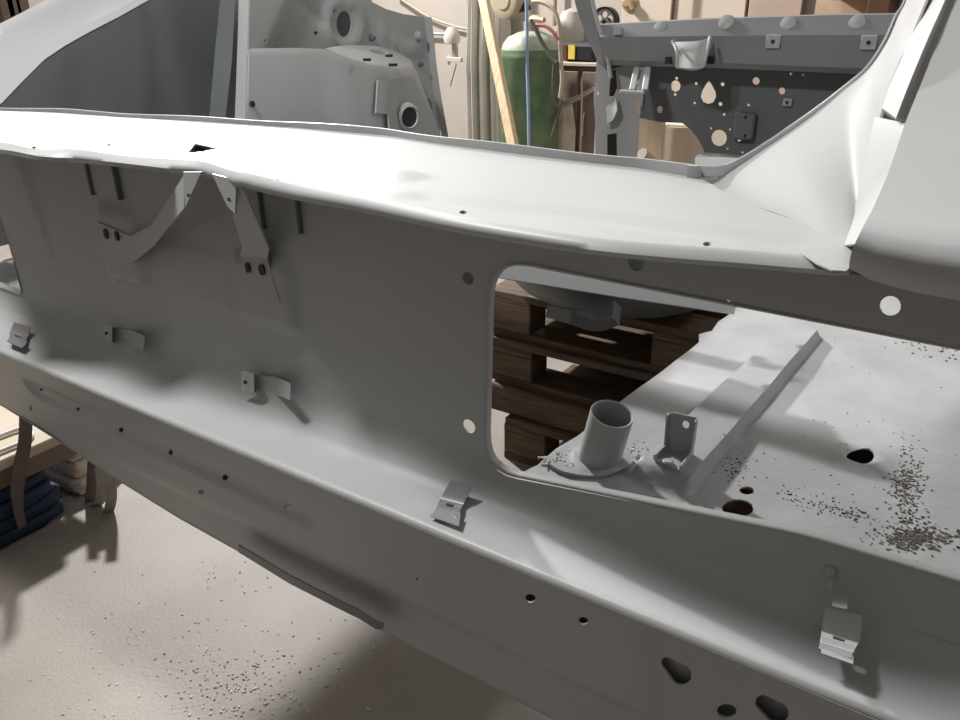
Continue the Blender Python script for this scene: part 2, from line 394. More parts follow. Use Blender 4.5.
# --- top sill (slam rail)
ZS = 1.152
c1 = [(-70, 140), (0, 143), (38, 150), (75, 150), (130, 157), (180, 160.5), (205, 162.5), (236, 172), (250, 174), (300, 186), (360, 197), (450, 216), (520, 228), (600, 240), (680, 247), (740, 251.5), (800, 257), (838, 260), (849, 259)]
c3 = [(-70, 108), (0, 112), (60, 114), (125, 119), (220, 125), (300, 130), (390, 138), (440, 146.5), (520, 157.5), (600, 167), (640, 171), (680, 178), (700, 181.5)]
c0 = [(-70, 149), (0, 152.5), (38, 159), (75, 161.5), (130, 167), (180, 173), (205, 175.5), (236, 185.5), (250, 188), (300, 199.5), (360, 210.5), (450, 229.5), (520, 242), (600, 253.5), (680, 261), (740, 265.5), (800, 270.5), (838, 273.5), (849, 273)]
C1 = spline(P(c1, Z=ZS), 4); C3 = P(c3, Z=1.149)
crease_r = [at(735, 205, Z=1.151), at(800, 222, Z=1.152), at(850, 246, Z=1.152)]
sl_c = at(205, 150.5, Z=ZS)
beadA, beadB = at(40, 131, Z=ZS), at(405, 177, Z=ZS)
def sill3(x, y):
    z = ZS
    # long pressed step towards the front edge
    d = seg_d(x, y, (beadA.x, beadA.y), (beadB.x, beadB.y))
    z += 0.0055 * (1 - sst(0.011, 0.020, d))
    e1, e2 = at(420, 196, Z=ZS), at(800, 243, Z=ZS)
    d2 = seg_d(x, y, (e1.x, e1.y), (e2.x, e2.y)); z -= 0.004 * (1 - sst(0.002, 0.018, d2))
    # dented catch slot
    dx, dy = (x - sl_c.x), (y - sl_c.y); r = math.hypot(dx / 0.055, dy / 0.022); z += 0.003 * math.exp(-(r - 1.5) ** 2 * 5) * sst(0.012, 0.024, dy) - 0.003 * math.exp(-r * r * 2) * sst(0.006, -0.004, dy)
    z += 0.0004 * math.sin(x * 11) * math.cos(y * 17)
    return (x, y, z)
def xy(px, py, Z=ZS): p = at(px, py, Z=Z); return (p.x, p.y)
def hole_xy(px, py, rpx, rpy, Z=ZS, n=14):
    return [xy(px + rpx * math.cos(a), py + rpy * math.sin(a), Z) for a in (2 * math.pi * i / n for i in range(n))]
sill_holes = [[xy(*p) for p in ((188, 153.5), (196, 148), (210, 147), (221, 149.5), (214, 154), (202, 155))]]
for (px, py, rx, ry) in ((34, 147.3, 2.2, 1.2), (108.5, 145, 2, 0.8), (248, 178, 2.6, 1.4), (277, 180.3, 3, 1.3), (463, 212, 3.8, 1.8), (707, 244.3, 4.2, 2.1), (789, 256, 5, 1.9)):
    sill_holes.append(hole_xy(px, py, rx, ry))
out = [(p.x, p.y) for p in C1] + [xy(851, 246), xy(820, 229), xy(770, 212), xy(728, 195), xy(712, 184)] + [(p.x, p.y) for p in reversed(C3)]
plate('sill_rail', out, sill_holes, sill3, PAINT, body, step=0.014, direction=Vector((0, 0, 1)), sharp=60)
box('slot_dark_box', (sl_c.x - .10, sl_c.y - .012, ZS - .012), (sl_c.x + .04, sl_c.y + .07, ZS - .010), BLACK, body)  # black box added to make the slot look dark inside
lipm = []
for (a, b) in zip(c1, c0):
    top = at(*a, Z=ZS); lipm.append((top, at(a[0], a[1] + 5, Y=top.y - 0.006), at(a[0] * .5 + b[0] * .5, b[1] - 4, Y=top.y - 0.008), at(*b, Y=top.y - 0.003)))
crv = [spline([q[i] for q in lipm], 4) for i in range(4)]
back = [p + Vector((0, 0.012, 0.001)) for p in crv[3]]
back2 = [Vector((p.x, YP + 0.002, p.z + 0.003)) for p in crv[3]]
loft('sill_lip', [spline([p for p in c], 1) for c in (crv[0], crv[1], crv[2], crv[3], back, back2)], PAINT, body, n=120, t=0.0015, sharp=80)
# upright water-gutter flange along the back of the sill
fh = [(-70, 104), (0, 107.5), (60, 108), (125, 113), (200, 118.5), (224, 121), (232, 119.5), (300, 124.5), (390, 131), (440, 135.5), (520, 146), (600, 155), (640, 159), (662, 163), (680, 166), (700, 166)]
F0 = resample(P(c3, Z=1.149), 60); F1 = []
for i, p in enumerate(F0):
    F1.append(p + Vector((0, -0.004, 0.0065 + 0.0075 * i / 59 + 0.0009 * math.sin(i * .55))))
loft('gutter_flange', [F0, F1], PAINT, body, n=90, t=0.0015, sharp=80)
# crumpled end of the gutter flange
v = P([(640, 162), (652, 160), (662, 163), (672, 166), (676, 171), (664, 172), (650, 170), (641, 168)], Y=0.745)
loft('bent_tab', [v[:4], list(reversed(v[4:]))], PAINT, body, n=12, t=0.004)

# --- right corner: inner flank, drip channel, rounded quarter end
E1 = [F1[-1].copy(), at(718, 166, Y=.765), at(735, 161, Y=.80), at(775, 137.5, Y=.87), at(812, 113, Y=.94), at(840, 92, Y=1.0), at(868, 66, Y=1.07), at(886, 38, Y=1.13), at(896, 15, Y=1.17), at(905, 0, Y=1.2), at(925, -60, Y=1.3)]
E1b = [F0[-1].copy(), at(719, 179, Y=.755), at(739, 172, Y=.785), at(779, 146, Y=.85), at(815, 120, Y=.92), at(843, 97, Y=.98), at(870, 70, Y=1.05), at(888, 42, Y=1.11), at(899, 17, Y=1.15), at(907.5, 0, Y=1.18), at(928, -60, Y=1.28)]
Cm = [at(722, 192, Z=1.1505), at(748, 202, Z=1.151), at(775, 196, X=-0.162), at(808, 178, X=-0.142), at(832, 158, X=-0.134), at(850, 136, X=-0.130), at(866, 108, X=-0.126), at(880, 76, X=-0.122), at(890, 50, X=-0.120), at(900, 20, X=-0.118), at(918, -60, X=-0.115)]
Cc = [at(735, 200, Z=1.151), at(790, 218, Z=1.152), at(848, 246, Z=1.152), at(858, 214, X=-0.087), at(866, 180, X=-0.087), at(873, 148, X=-0.088), at(880, 116, X=-0.089), at(889, 88, X=-0.09), at(899, 62, X=-0.09), at(912, 34, X=-0.09), at(942, -40, X=-0.09)]
E0 = [p + Vector((0.004, 0.006, -0.01)) for p in E1]
loft('corner_flank', [E1, E1b, Cc], PAINT, body, n=60, smooth_v=6, smooth_u=True, t=0.002, sharp=60)
loft('corner_flank_edge', [E0, E1], PAINT, body, n=60, smooth_u=True, t=0.0015)
loft('gutter_joint', [[F0[-1] + Vector((-.012, -.002, 0)), F0[-1] + Vector((0, -.002, 0)), E1b[1] + Vector((0, -.002, -.002))], [F1[-1] + Vector((-.012, -.002, 0)), F1[-1] + Vector((0, -.002, 0)), E1[1] + Vector((0, -.002, 0))]], PAINT, body, n=8, t=0.0015)
# drip channel
chL = [at(882, 108, X=-0.089), at(893, 78, X=-0.0895), at(912, 34, X=-0.09), at(929, 0, X=-0.09), at(956, -60, X=-0.09)]
chF = [p + Vector((0.006, 0.004, -0.006)) for p in chL]
chR = [at(896, 118, X=-0.071), at(909, 84, X=-0.071), at(929, 36, X=-0.071), at(945, 0, X=-0.071), at(969, -60, X=-0.071)]
chO = [at(907, 120, X=-0.0695), at(921, 84, X=-0.0695), at(940, 36, X=-0.0695), at(955, 0, X=-0.0695), at(979, -60, X=-0.0695)]
loft('drip_channel', [chL, chR, chO], PAINT, body, n=24, smooth_u=True, t=0.0015, sharp=25)
# rounded outer quarter end
D = [at(849, 268, Y=0.462), at(850, 258, Y=0.445), at(853, 248, Y=0.436), at(857, 239, Y=0.436), at(861, 231, Y=0.442), at(866, 221, Y=0.455), at(874, 206, Y=0.478), at(890, 168, Y=0.535), at(906, 121, Y=0.61), at(921, 84, Y=0.67), at(940, 36, Y=0.75), at(955, 0, Y=0.81), at(979, -60, Y=0.92)]
Dl = [D[i] + Vector((0.004, 0.008, -0.003)) for i in (3, 4, 6, 7, 8)]
Cl = [p + Vector((-0.004, 0.003, -0.001)) for p in Cc[2:7]]
loft('flank_return', [Cl, Dl], PAINT, body, n=24, smooth_u=True, t=0.002)
loft('channel_end', [[chL[0], chR[0], chO[0]], [at(884, 114, X=-0.0885), at(895, 121, X=-0.076), at(906, 122, X=-0.07)]], PAINT, body, n=8, t=0.002)
def shifted(k, sag):
    outp = []
    for i, p in enumerate(D):
        s = Vector((k, 0, sag * max(0, 1 - i / 5))); outp.append(p + s)
    return outp
loft('quarter_end', [[p + Vector((0.004, 0.012, -0.004)) for p in D], D, shifted(0.012, -0.005), shifted(0.035, -0.008), shifted(0.08, -0.009), shifted(0.28, -0.012)], PAINT, body, n=90, smooth_u=True, t=0.002, sharp=70)
# weld seam patch between sill and corner
wp = P([(800, 252), (812, 245), (824, 240), (838, 236), (853, 238), (856, 262), (846, 271), (832, 270), (818, 264)], Z=1.1545)
bmv = wp + [sum(wp, Vector()) / len(wp) + Vector((0, 0, 0.001))]
v_, f_ = thicken(bmv, [(i, (i + 1) % 9, 9) for i in range(9)], 0.001, direction=Vector((0, 0, 1))); link_mesh('weld_patch', v_, f_, PAINT, body)

# --- catch straps, gussets and tabs under the sill
def strap(name, pairs, m=PAINT, t=0.002, n=8, holes=(), smooth=0):
    a = [at(p[0], p[1], Y=p[2]) for p, q in pairs]; b = [at(q[0], q[1], Y=q[2]) for p, q in pairs]
    rows = [[x.lerp(y, k / n) for k in range(n + 1)] for x, y in zip(a, b)]
    v, f = grid(rows); v, f = thicken(v, f, t); return link_mesh(name, v, f, m, body, sharp=20)
strap('catch_strap', [((97, 222, .5735), (97, 256, .5735)), ((130, 236, .5735), (132, 263, .5735)), ((151, 226, .556), (152, 247, .556)), ((180, 181, .515), (184, 208, .515)), ((183, 176, .512), (184, 180, .512))])
strap('catch_strap', [((262, 291, .5735), (280, 303, .5735)), ((256, 275, .5735), (274, 283, .5735)), ((240, 256, .5735), (267, 259, .5735)), ((242, 247, .565), (269, 249, .565)), ((233, 217, .536), (256, 219, .536)), ((242, 190, .512), (244, 191, .512))])
for (px, py, rx, ry) in ((105, 234, 1.6, 3), (116, 236, 1.6, 3), (247, 268, 2.0, 3.6), (261, 270, 2.8, 4)):
    c = at(px, py, Y=.5705); k = at(px + 1, py, Y=.5705).x - c.x
    v = [c + Vector((rx * k * math.cos(a), 0, ry * k * math.sin(a))) for a in (6.283 * i / 12 for i in range(12))]
    link_mesh('bolt_hole', v + [p + Vector((0, 0.002, 0)) for p in v], [tuple(range(12)), tuple(reversed(range(12, 24)))] + [(i, (i + 1) % 12, 12 + (i + 1) % 12, 12 + i) for i in range(12)], BLACK, body)  # black disc painted as the dark of a bolt hole
def gusset(pts, Y, hole):
    plate('gusset', [xz(p[0], p[1], Y) for p in pts], [hole_px(hole[0], hole[1], 2.2, 2.6, Y=Y, n=10)], lambda x, z: (x, Y, z), PAINT, body, step=0.01, t=0.0025)
gusset([(183, 172), (201, 172), (185, 208)], 0.512, (189, 196)); gusset([(212, 174), (236, 180), (235, 214), (227, 206)], 0.512, (229, 200))
def uchannel(x0, y0, x1, y1, flip=False):
    a, b = at(x0, y0, Y=YP - 0.004), at(x1, y1, Y=YP - 0.004); zt = 1.14
    for q in (a, b): box('tab_flange', (q.x - 0.0015, YP - 0.0065, q.z), (q.x + 0.0015, YP + 0.001, zt), DARK_SHADE_PAINT, body)  # dark tone paints the shaded side of the tabs
    plate('tab_web', [(a.x, a.z + 0.003), (b.x, b.z + 0.003), (b.x, zt), (a.x, zt)], [], lambda x, z: (x, YP - 0.002, z), PAINT, body, step=0.03, t=0.001)
uchannel(93, 195, 120, 200); uchannel(264, 229, 301, 234)
# Z clips on the panel
strap('panel_clip', [((241, 371, .566), (241, 391, .566)), ((254, 375, .566), (254, 392, .566)), ((256, 375.5, .582), (256, 392, .582)), ((275, 377, .582), (275, 394, .582)), ((290, 384, .560), (290, 400, .560))], t=0.0015)
strap('panel_clip', [((105, 325, .568), (105, 340, .568)), ((112, 327, .568), (112, 342, .568)), ((114, 328, .582), (114, 343, .582)), ((131, 330, .582), (131, 347, .582)), ((144, 336, .560), (143, 350, .560))], t=0.0015)
for (px, py) in ((246, 382), (107, 333)):
    c = at(px, py, Y=.5655); lathe('clip_hole', [(0.0022, 0.0), (0.0022, 0.0025)], c, (0, -1, 0), BLACK, body, 10)
# spring clips straddling the step
def spring_clip(m, top, shoulder, lip, foot, ys):
    rows = [(top, ys[0]), (shoulder, ys[1]), (lip, ys[2]), (foot, ys[3])]
    A = [at(*r[0], Y=y) for r, y in rows]; B = [at(*r[1], Y=y) for r, y in rows]
    a = spline(A[:2] + [A[1] + (A[2] - A[1]) * 0.35] + [A[2]], 4); b = spline(B[:2] + [B[1] + (B[2] - B[1]) * 0.35] + [B[2]], 4)
    root = None
    v, f = grid([[p.lerp(q, k / 6) for k in range(7)] for p, q in zip(a, b)]); f = [q for i, q in enumerate(f) if not (6 * 7 <= i < 6 * 9 and i % 6 in (2, 3))]
    v, f = thicken(v, f, 0.0012); root = link_mesh('spring_clip', v, f, m, body, sharp=40)
    v, f = grid([[A[2], B[2]], [A[2] + Vector((0, -0.004, -0.003)), B[2] + Vector((0, -0.004, -0.003))]]); v, f = thicken(v, f, 0.0015); link_mesh('clip_lip', v, f, m, root)
    d = A[3] - A[2]
    v, f = grid([[A[2] + Vector((0, .006, .001)), B[2] + Vector((0, .006, .001))], [A[3], B[3]]]); v, f = thicken(v, f, 0.0012); link_mesh('clip_foot', v, f, m, root)
    return root
spring_clip(ZINC, ((451, 480), (472, 485)), ((441, 497), (464, 503)), ((435, 511), (457, 516)), ((430, 516), (459, 526)), (.554, .544, .520, .511))
spring_clip(PAINT, ((825, 607), (862, 615)), ((822, 628), (860, 640)), ((820, 642), (853, 652)), ((821, 653), (853, 664)), (.552, .541, .514, .507))
spring_clip(ZINC, ((14, 322), (31, 327)), ((10, 331), (28, 336)), ((9, 338), (24, 344)), ((7, 341), (22, 348)), (.554, .544, .520, .511))
strap('clip_tongue', [((833, 594, .560), (848, 598, .560)), ((832, 606, .550), (847, 609, .550))])
strap('clip_tongue', [((828, 580, .575), (834, 582, .575)), ((827, 590, .571), (831, 591, .571))])

# --- cross beam seen through the opening
YB = 0.93
loft('cross_beam', [P([(430, 240), (620, 269), (738, 288)], Y=YB), P([(430, 267), (490, 276), (620, 297), (734, 313.5)], Y=YB), P([(430, 268), (490, 277), (620, 298), (734, 314.5)], Y=YB + 0.04)], PAINT, body, n=40, t=0.003, sharp=25)

box('bay_shade_panel', (-1.25, YB + 0.003, 0.955), (-0.5, 1.45, 0.96), PAINT, body)  # hidden panel added to shade the pallets and bowl below
box('side_shade_skin', (-1.88, 0.62, 0.82), (-1.877, 2.1, 1.12), PAINT, body)  # unseen body side, added so its shadow falls on the floor
box('side_shade_skin', (0.2, 0.5, 0.64), (0.203, 2.7, 1.0), PAINT, body)  # unseen body side, added to block the right lamp under the shell
# --- floor pan with raised rib, pipe and L bracket
ZF = 0.85
def f2(px, py): return xy(px, py, ZF)
pan_l = [(538, 464), (546, 457), (556, 449), (577, 437), (600, 419), (620, 402), (641, 386), (668, 366), (690, 350), (699, 342), (699, 334), (712, 331), (718, 322), (728, 315), (740, 303)]
pan_out = [f2(*p) for p in pan_l] + [(-0.31, 1.55), (0.2, 1.55), (0.2, 0.592), (-0.36, 0.592)]
ringc = f2(860, 457)
def pan3(x, y):
    z = ZF
    xl = -0.256 + (y - 0.7) * 0.075; xr = -0.186 + (y - 0.75) * 0.042
    d = min(x - xl, xr - x); s = sst(0.0, 0.006, d) * sst(0.648, 0.675, y - 0.25 * max(0, (xl + 0.02 - x))) * (1 - sst(1.14, 1.165, y))
    z += 0.017 * s
    r = math.hypot(x - ringc[0], y - ringc[1]); z += 0.006 * math.exp(-((r - 0.022) / 0.006) ** 2)
    z += 0.003 * sst(1.02, 1.0, y) * sst(-0.02, 0.02, x) + 0.0012 * math.sin(x * 40 + y * 9) * math.cos(y * 31)
    return (x, y, z)
plate('floor_pan', pan_out, [hole_xy(860, 457, 14, 7, ZF), hole_xy(738, 508, 16, 9, ZF), hole_xy(747, 490, 7.5, 4, ZF)], pan3, PAINT_PAN, body, step=0.013,
      creases=[((-0.256 + (y0 - .7) * .075 + o, y0), (-0.256 + (y1 - .7) * .075 + o, y1)) for o in (0, .006) for y0, y1 in ((.67, 1.15),)] + [((-0.186 + (y0 - .75) * .042 - o, y0), (-0.186 + (y1 - .75) * .042 - o, y1)) for o in (0, .006) for y0, y1 in ((.67, 1.15),)],
      fine=[(-0.28, -0.14, 0.63, 0.69, 0.0045), (-0.28, -0.14, 1.12, 1.18, 0.0045)], direction=Vector((0, 0, 1)), sharp=50)
h1, h2 = f2(738, 508), f2(747, 490)
tag(box('underlayer', (h1[0] - .03, h1[1] - .015, ZF - .02), (h1[0] + .05, h1[1] + .06, ZF - .015), RUST, body), 'rust brown metal showing through the floor holes')
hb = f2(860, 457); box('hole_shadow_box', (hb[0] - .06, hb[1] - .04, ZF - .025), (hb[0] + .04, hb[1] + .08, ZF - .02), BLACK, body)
# filler pipe with its flange
tb = at(599, 459, Z=ZF + 0.004); tt = at(612, 414, Y=tb.y - 0.006); ax = (tt - tb); L = ax.length
pipe = lathe('pipe_stub', [(0.0235, -0.004), (0.0228, 0.003), (0.0226, L), (0.0221, L + 0.0008), (0.0206, L), (0.0204, L * 0.05)], tb, ax, PAINT, body, 40, sharp=60)
flo = [f2(*p) for p in ((574, 477), (556, 471), (548, 463), (558, 453), (580, 446), (606, 448), (625, 454), (633, 462), (625, 471), (604, 479))]
flp = spline([Vector((p[0], p[1], 0)) for p in flo], 4, closed=True); cc = Vector((tb.x, tb.y, 0))
def fl3(x, y):
    r = math.hypot(x - tb.x, y - tb.y); return (x, y, ZF + 0.004 + 0.003 * math.exp(-((r - 0.024) / 0.006) ** 2) + 0.0003 * math.sin(x * 300) * math.cos(y * 260))
tag(plate('pipe_flange', [(p.x, p.y) for p in flp], [], fl3, PAINT, pipe, step=0.006, t=0.004, direction=Vector((0, 0, 1)), sharp=60), None)
# lumps of old sealer around the pipe
random.seed(3)
def lumps(name, spots, m, parent, kind=None):
    vs, fs = [], []
    for (c, r) in spots:
        bm = bmesh.new(); bmesh.ops.create_icosphere(bm, subdivisions=1, radius=r)
        for v in bm.verts: v.co = Vector((v.co.x * random.uniform(.7, 1.4), v.co.y * random.uniform(.7, 1.4), v.co.z * random.uniform(.4, .8))) + c
        bm.verts.index_update(); b = len(vs); vs += [v.co.copy() for v in bm.verts]; fs += [tuple(b + v.index for v in f.verts) for f in bm.faces]; bm.free()
    o = link_mesh(name, vs, fs, m, parent)
    if kind: o['kind'] = kind
    return o
sp = []
for _ in range(60):
    q = random.choice(((634, 452, 8), (560, 458, 9), (574, 466, 8), (549, 463, 6)))
    p = f2(q[0] + random.gauss(0, q[2] * .6), q[1] + random.gauss(0, q[2] * .35)); sp.append((Vector((p[0], p[1], ZF + 0.004)), random.uniform(.0008, .0024)))
lumps('old_sealer', sp, PAINT_PAN, body, 'stuff')
# L bracket
ZB = ZF + 0.019
B0, B1 = at(668, 449, Z=ZB), at(693, 455, Z=ZB); Fb0, Fb1 = at(655, 460, Z=ZB), at(681, 471, Z=ZB)
U0, U1 = at(670, 412, Y=B0.y + 0.008), at(698, 418, Y=B1.y + 0.008)
ud = (U0 - B0); side = (B1 - B0).normalized()
def up2(s, t): return tuple(B0.lerp(B1, s).lerp(U0.lerp(U1, s), t))
br = plate('angle_bracket', [(0, 0), (1, 0), (1, .93), (.9, 1), (.1, 1), (0, .93)], [ring(.6, .76, .13, .1, 14)], up2, PAINT, body, step=0.2, t=0.0025)
v, f = grid([[B0, B1], [Fb0, Fb1]]); v, f = thicken(v, f, 0.002, direction=Vector((0, 0, 1))); link_mesh('bracket_foot', v, f, PAINT, br)
for (a, b, u) in ((B0, Fb0, U0), (B1, Fb1, U1)):
    tip = a.lerp(u, 0.95) + (b - a) * 0.16; lowp = a.lerp(u, 0.16) + (b - a) * 0.22; fr = b + Vector((0, 0, 0.006))
    v, f = [a, a.lerp(u, .98), tip, lowp, fr, b], [(0, 1, 2, 3), (0, 3, 4, 5)]; v, f = thicken(v, f, 0.002); link_mesh('bracket_cheek', v, f, PAINT, br)
c = at(668, 463, Z=ZB + .001); lathe('bracket_bolt', [(.006, 0), (.006, .002), (.0045, .0035), (.0001, .0035)], c, (0, 0, 1), PAINT_PAN, br, 8)

# --- left inner wing, tower, quarter
def yz(px, py, X): p = at(px, py, X=X); return (p.y, p.z)
def hole_yz(px, py, rx, ry, X, n=18): return [yz(px + rx * math.cos(a), py + ry * math.sin(a), X) for a in (2 * math.pi * i / n for i in range(n))]
XW = -1.42
cW = yz(344, 24, XW)
def wing3(y, z):
    r = math.hypot((y - cW[0]) / 0.05, (z - cW[1]) / 0.042); h = 0.010 * math.exp(-((r - 1.25) / 0.22) ** 2)
    a = yz(300, 0, XW); b = yz(322, 18, XW); d = seg_d(y, z, a, b); h -= 0.010 * (1 - sst(0.004, 0.014, d))
    a2, b2, c2 = yz(380, 30, XW), yz(393, 46, XW), yz(418, 48, XW); d = min(seg_d(y, z, a2, b2), seg_d(y, z, b2, c2)); h += 0.008 * (1 - sst(0.003, 0.012, d))
    s = (z - yz(300, 0, XW)[1]); h += 0.02 * sst(yz(292, 20, XW)[0] + .03, yz(292, 20, XW)[0] - .03, y - s * 0.8)
    return (XW + h, y, z)
wo = [(238, -60), (360, -60), (372, 2), (386, 9), (403, 14), (424, 17), (427, 40), (429, 62), (433, 90), (440, 128), (442, 160), (236, 160)]
wh = [hole_yz(344, 24, 7.5, 13, XW), hole_yz(316, 33, 2, 2, XW), hole_yz(259, 41, 1.3, 2, XW), hole_yz(273.5, 45.5, 1.2, 1.5, XW), hole_yz(425, 107, 4.5, 5.5, XW), hole_yz(334, 11, 1.4, 2, XW)]
plate('inner_wing', [yz(*p, XW) for p in wo], wh, wing3, PAINT, body, step=0.018, direction=Vector((1, 0, 0)), t=0.003, sharp=60)
loft('wing_edge_flange', [P([(424, 17), (427, 40), (429, 62), (433, 90), (440, 128), (444, 150)], X=XW), [p + Vector((0.02, 0.006, 0)) for p in P([(424, 17), (427, 40), (429, 62), (433, 90), (440, 128), (444, 150)], X=XW)]], PAINT, body, n=30, t=0.002)
for (px, py, r) in ((371, 38, .006), (418, 36, .011), (419.5, 64, .005)):
    lathe('stud', [(r * 1.4, 0), (r * 1.4, .003), (r, .004), (r * .9, .012), (.0001, .013)], Vector(wing3(*yz(px, py, XW))), (1, 0, 0), DARK_SHADE_PAINT if r < .01 else PAINT, body, 12)
box('wing_hole_dark', (XW - 0.09, yz(344, 24, XW)[0] - .12, 1.15), (XW - 0.085, yz(344, 24, XW)[0] + .12, 1.4), BLACK, body)  # black sheet painting the dark behind the wing hole
XT = -1.25
top = [at(247, 48.5, X=XT), at(300, 48, X=XT), at(325, 49, X=XT), at(345, 57, X=-1.245), at(372, 65, X=-1.25), at(398, 68, X=-1.28), at(413, 66, X=-1.33)]
bot = [at(247, 150, X=XT), at(300, 150, X=XT), at(325, 150, X=XT), at(350, 150, X=-1.24), at(384, 150, X=-1.235), at(418, 150, X=-1.255), at(446, 150, X=-1.31)]
mid = [a.lerp(b, 0.07) + Vector((0.006, 0, 0)) for a, b in zip(top, bot)]
tower = loft('strut_tower', [top, mid, bot], PAINT, body, n=60, t=0.003, sharp=50)
loft('tower_corner_flange', [P([(240, -60), (238, 30), (235, 115), (233, 150)], X=-1.30), P([(250, -60), (247, 48), (245, 118), (245, 150)], X=XT)], PAINT, body, n=20, t=0.003)
# top plate with the strut hole
outer = [at(325, 48.5, X=XT), at(345, 57, X=-1.245), at(372, 65, X=-1.25), at(398, 68, X=-1.28), at(413, 66, X=-1.33), at(412, 61, X=-1.38), at(398, 53, X=-1.42), at(378, 47, X=-1.42), at(345, 46, X=-1.40)]
ctr = sum(outer, Vector()) / len(outer)
o_r = resample(outer, 48, closed=True); hc = at(380, 54, Z=ctr.z + 0.004)
def toring(s, dz): return [hc + (p - ctr) * s + Vector((0, 0, dz)) for p in o_r]
rows = [o_r, [p.lerp(q, .12) + Vector((0, 0, .004)) for p, q in zip(o_r, toring(.25, 0))], toring(.30, .003), toring(.25, .004), toring(.23, .001), toring(.22, -.03)]
v, f = grid(rows, True); link_mesh('tower_plate', v, f, PAINT, tower, sharp=50)
for (px, py) in ((360, 54), (367, 59), (393, 64), (389, 55)):
    c = at(px, py, Z=hc.z + .004); lathe('stud_hole', [(.009, -.004), (.009, .0012)], c, (0, 0, 1), BLACK, tower, 10)
# side shell with access hole and lap seam
ss = [at(378, 80, X=-1.232), at(390, 79, X=-1.232), at(413, 76, X=-1.30), at(424, 98, X=-1.29), at(440, 135, X=-1.285)]
sb = [at(376, 113, X=-1.226), at(388, 114, X=-1.226), at(391, 140, X=-1.222), at(412, 150, X=-1.232), at(446, 150, X=-1.28)]
loft('tower_side_shell', [ss, sb], PAINT, tower, n=20, t=0.004, sharp=50)
hcn = at(407.5, 117, X=-1.235)
nrm = Vector((0.9, -0.25, 0)).normalized()
lathe('access_hole_rim', [(.034, 0), (.032, .008), (.025, .011), (.022, .004)], hcn, nrm, PAINT, tower, 24)
lathe('access_hole', [(.024, .003), (.024, .0065)], hcn, nrm, BLACK, tower, 20)
cw2 = at(425, 107, X=-1.415); lathe('wing_hole_rim', [(.032, 0), (.030, .006), (.024, .008), (.022, .002)], cw2, (1, 0, 0), PAINT, body, 22)
lathe('tower_foot', [(.14, 0), (.125, .04), (.08, .06), (.0001, .068)], at(268, 157, X=-1.24), (0, 0, 1), PAINT, body, 30)
c = at(252, 104, X=XT + .004); lathe('bolt_hole', [(.006, 0), (.006, .003)], c, (1, 0, 0), BLACK, body, 10)
# gap post left of the tower
loft('dark_pillar', [P([(238, -60), (232, 60), (224, 130)], X=-1.45), P([(226, -60), (216, 40), (208, 130)], X=-1.5)], DARK_SHADE_PAINT, body, n=20, t=0.02)
# quarter inside and outside
XQ = -1.62
qo = [(-80, 150), (-10, 114), (3, 104), (22, 84), (45, 61), (66, 47), (90, 33.5), (120, 18), (152, 0), (240, -50), (330, -90), (330, 160), (-80, 170)]
def q3(y, z):
    a = yz(165, 60, XQ)[0]; return (XQ + 0.012 * sst(a - .004, a + .004, y), y, z)
plate('quarter_inner', [yz(*p, XQ) for p in qo], [], q3, DARK_SHADE_PAINT, body, step=0.03, direction=Vector((1, 0, 0)), t=0.003)  # shade inside the quarter is put into its dark colour
qe = [(-80, 150), (-10, 113), (3, 103), (22, 83), (45, 60), (66, 46), (90, 32.5), (120, 17), (152, -1), (240, -51)]
qi = [(-80, 140), (-14, 104), (0, 94), (20, 74), (42, 52), (63, 38), (87, 25), (117, 10), (149, -8), (237, -58)]
qm = [(-80, 90), (-30, 55), (0, 40), (18, 31), (35, 22.5), (53, 13), (70, 4.5), (90, -6), (130, -26), (220, -70)]
qn = [(-80, 85), (-30, 51), (0, 36.5), (18, 28), (35, 19.5), (53, 10), (70, 1.5), (90, -9), (130, -29), (220, -73)]
qx = [(-80, 70), (-30, 40), (0, 24), (18, 15), (33, 7), (46, 0.5), (62, -8), (80, -17), (115, -35), (200, -76)]
QE, QI, QM, QN, QX = P(qe, X=XQ), P(qi, X=XQ - 0.02), P(qm, X=XQ - 0.12), P(qn, X=XQ - 0.126), P(qx, X=XQ - 0.17)
QD = [Vector((p.x - 0.05, p.y, 0.82)) for p in QX]  # unseen lower edge drawn down to cast the floor shadow
loft('quarter_skin', [QE, QI, QM, QN, QX, QD], PAINT, body, n=70, t=0.002, sharp=22)
for a, b in (((66, 8), (82, 33)), ((15, 42), (32, 64))):
    p, q = at(*a, X=XQ - 0.112), at(*b, X=XQ - 0.036); tube('skin_seam', [p + Vector((0, 0, .001)), p.lerp(q, .5) + Vector((0, 0, .001)), q], .0015, DARK_SHADE_PAINT if a[0] > 20 else PAINT, body, 6)
lathe('bolt_hole', [(.006, -.003), (.006, .0035)], at(7, 55, X=XQ - 0.098), (0.5, -0.3, 0.8), BLACK, body, 10)

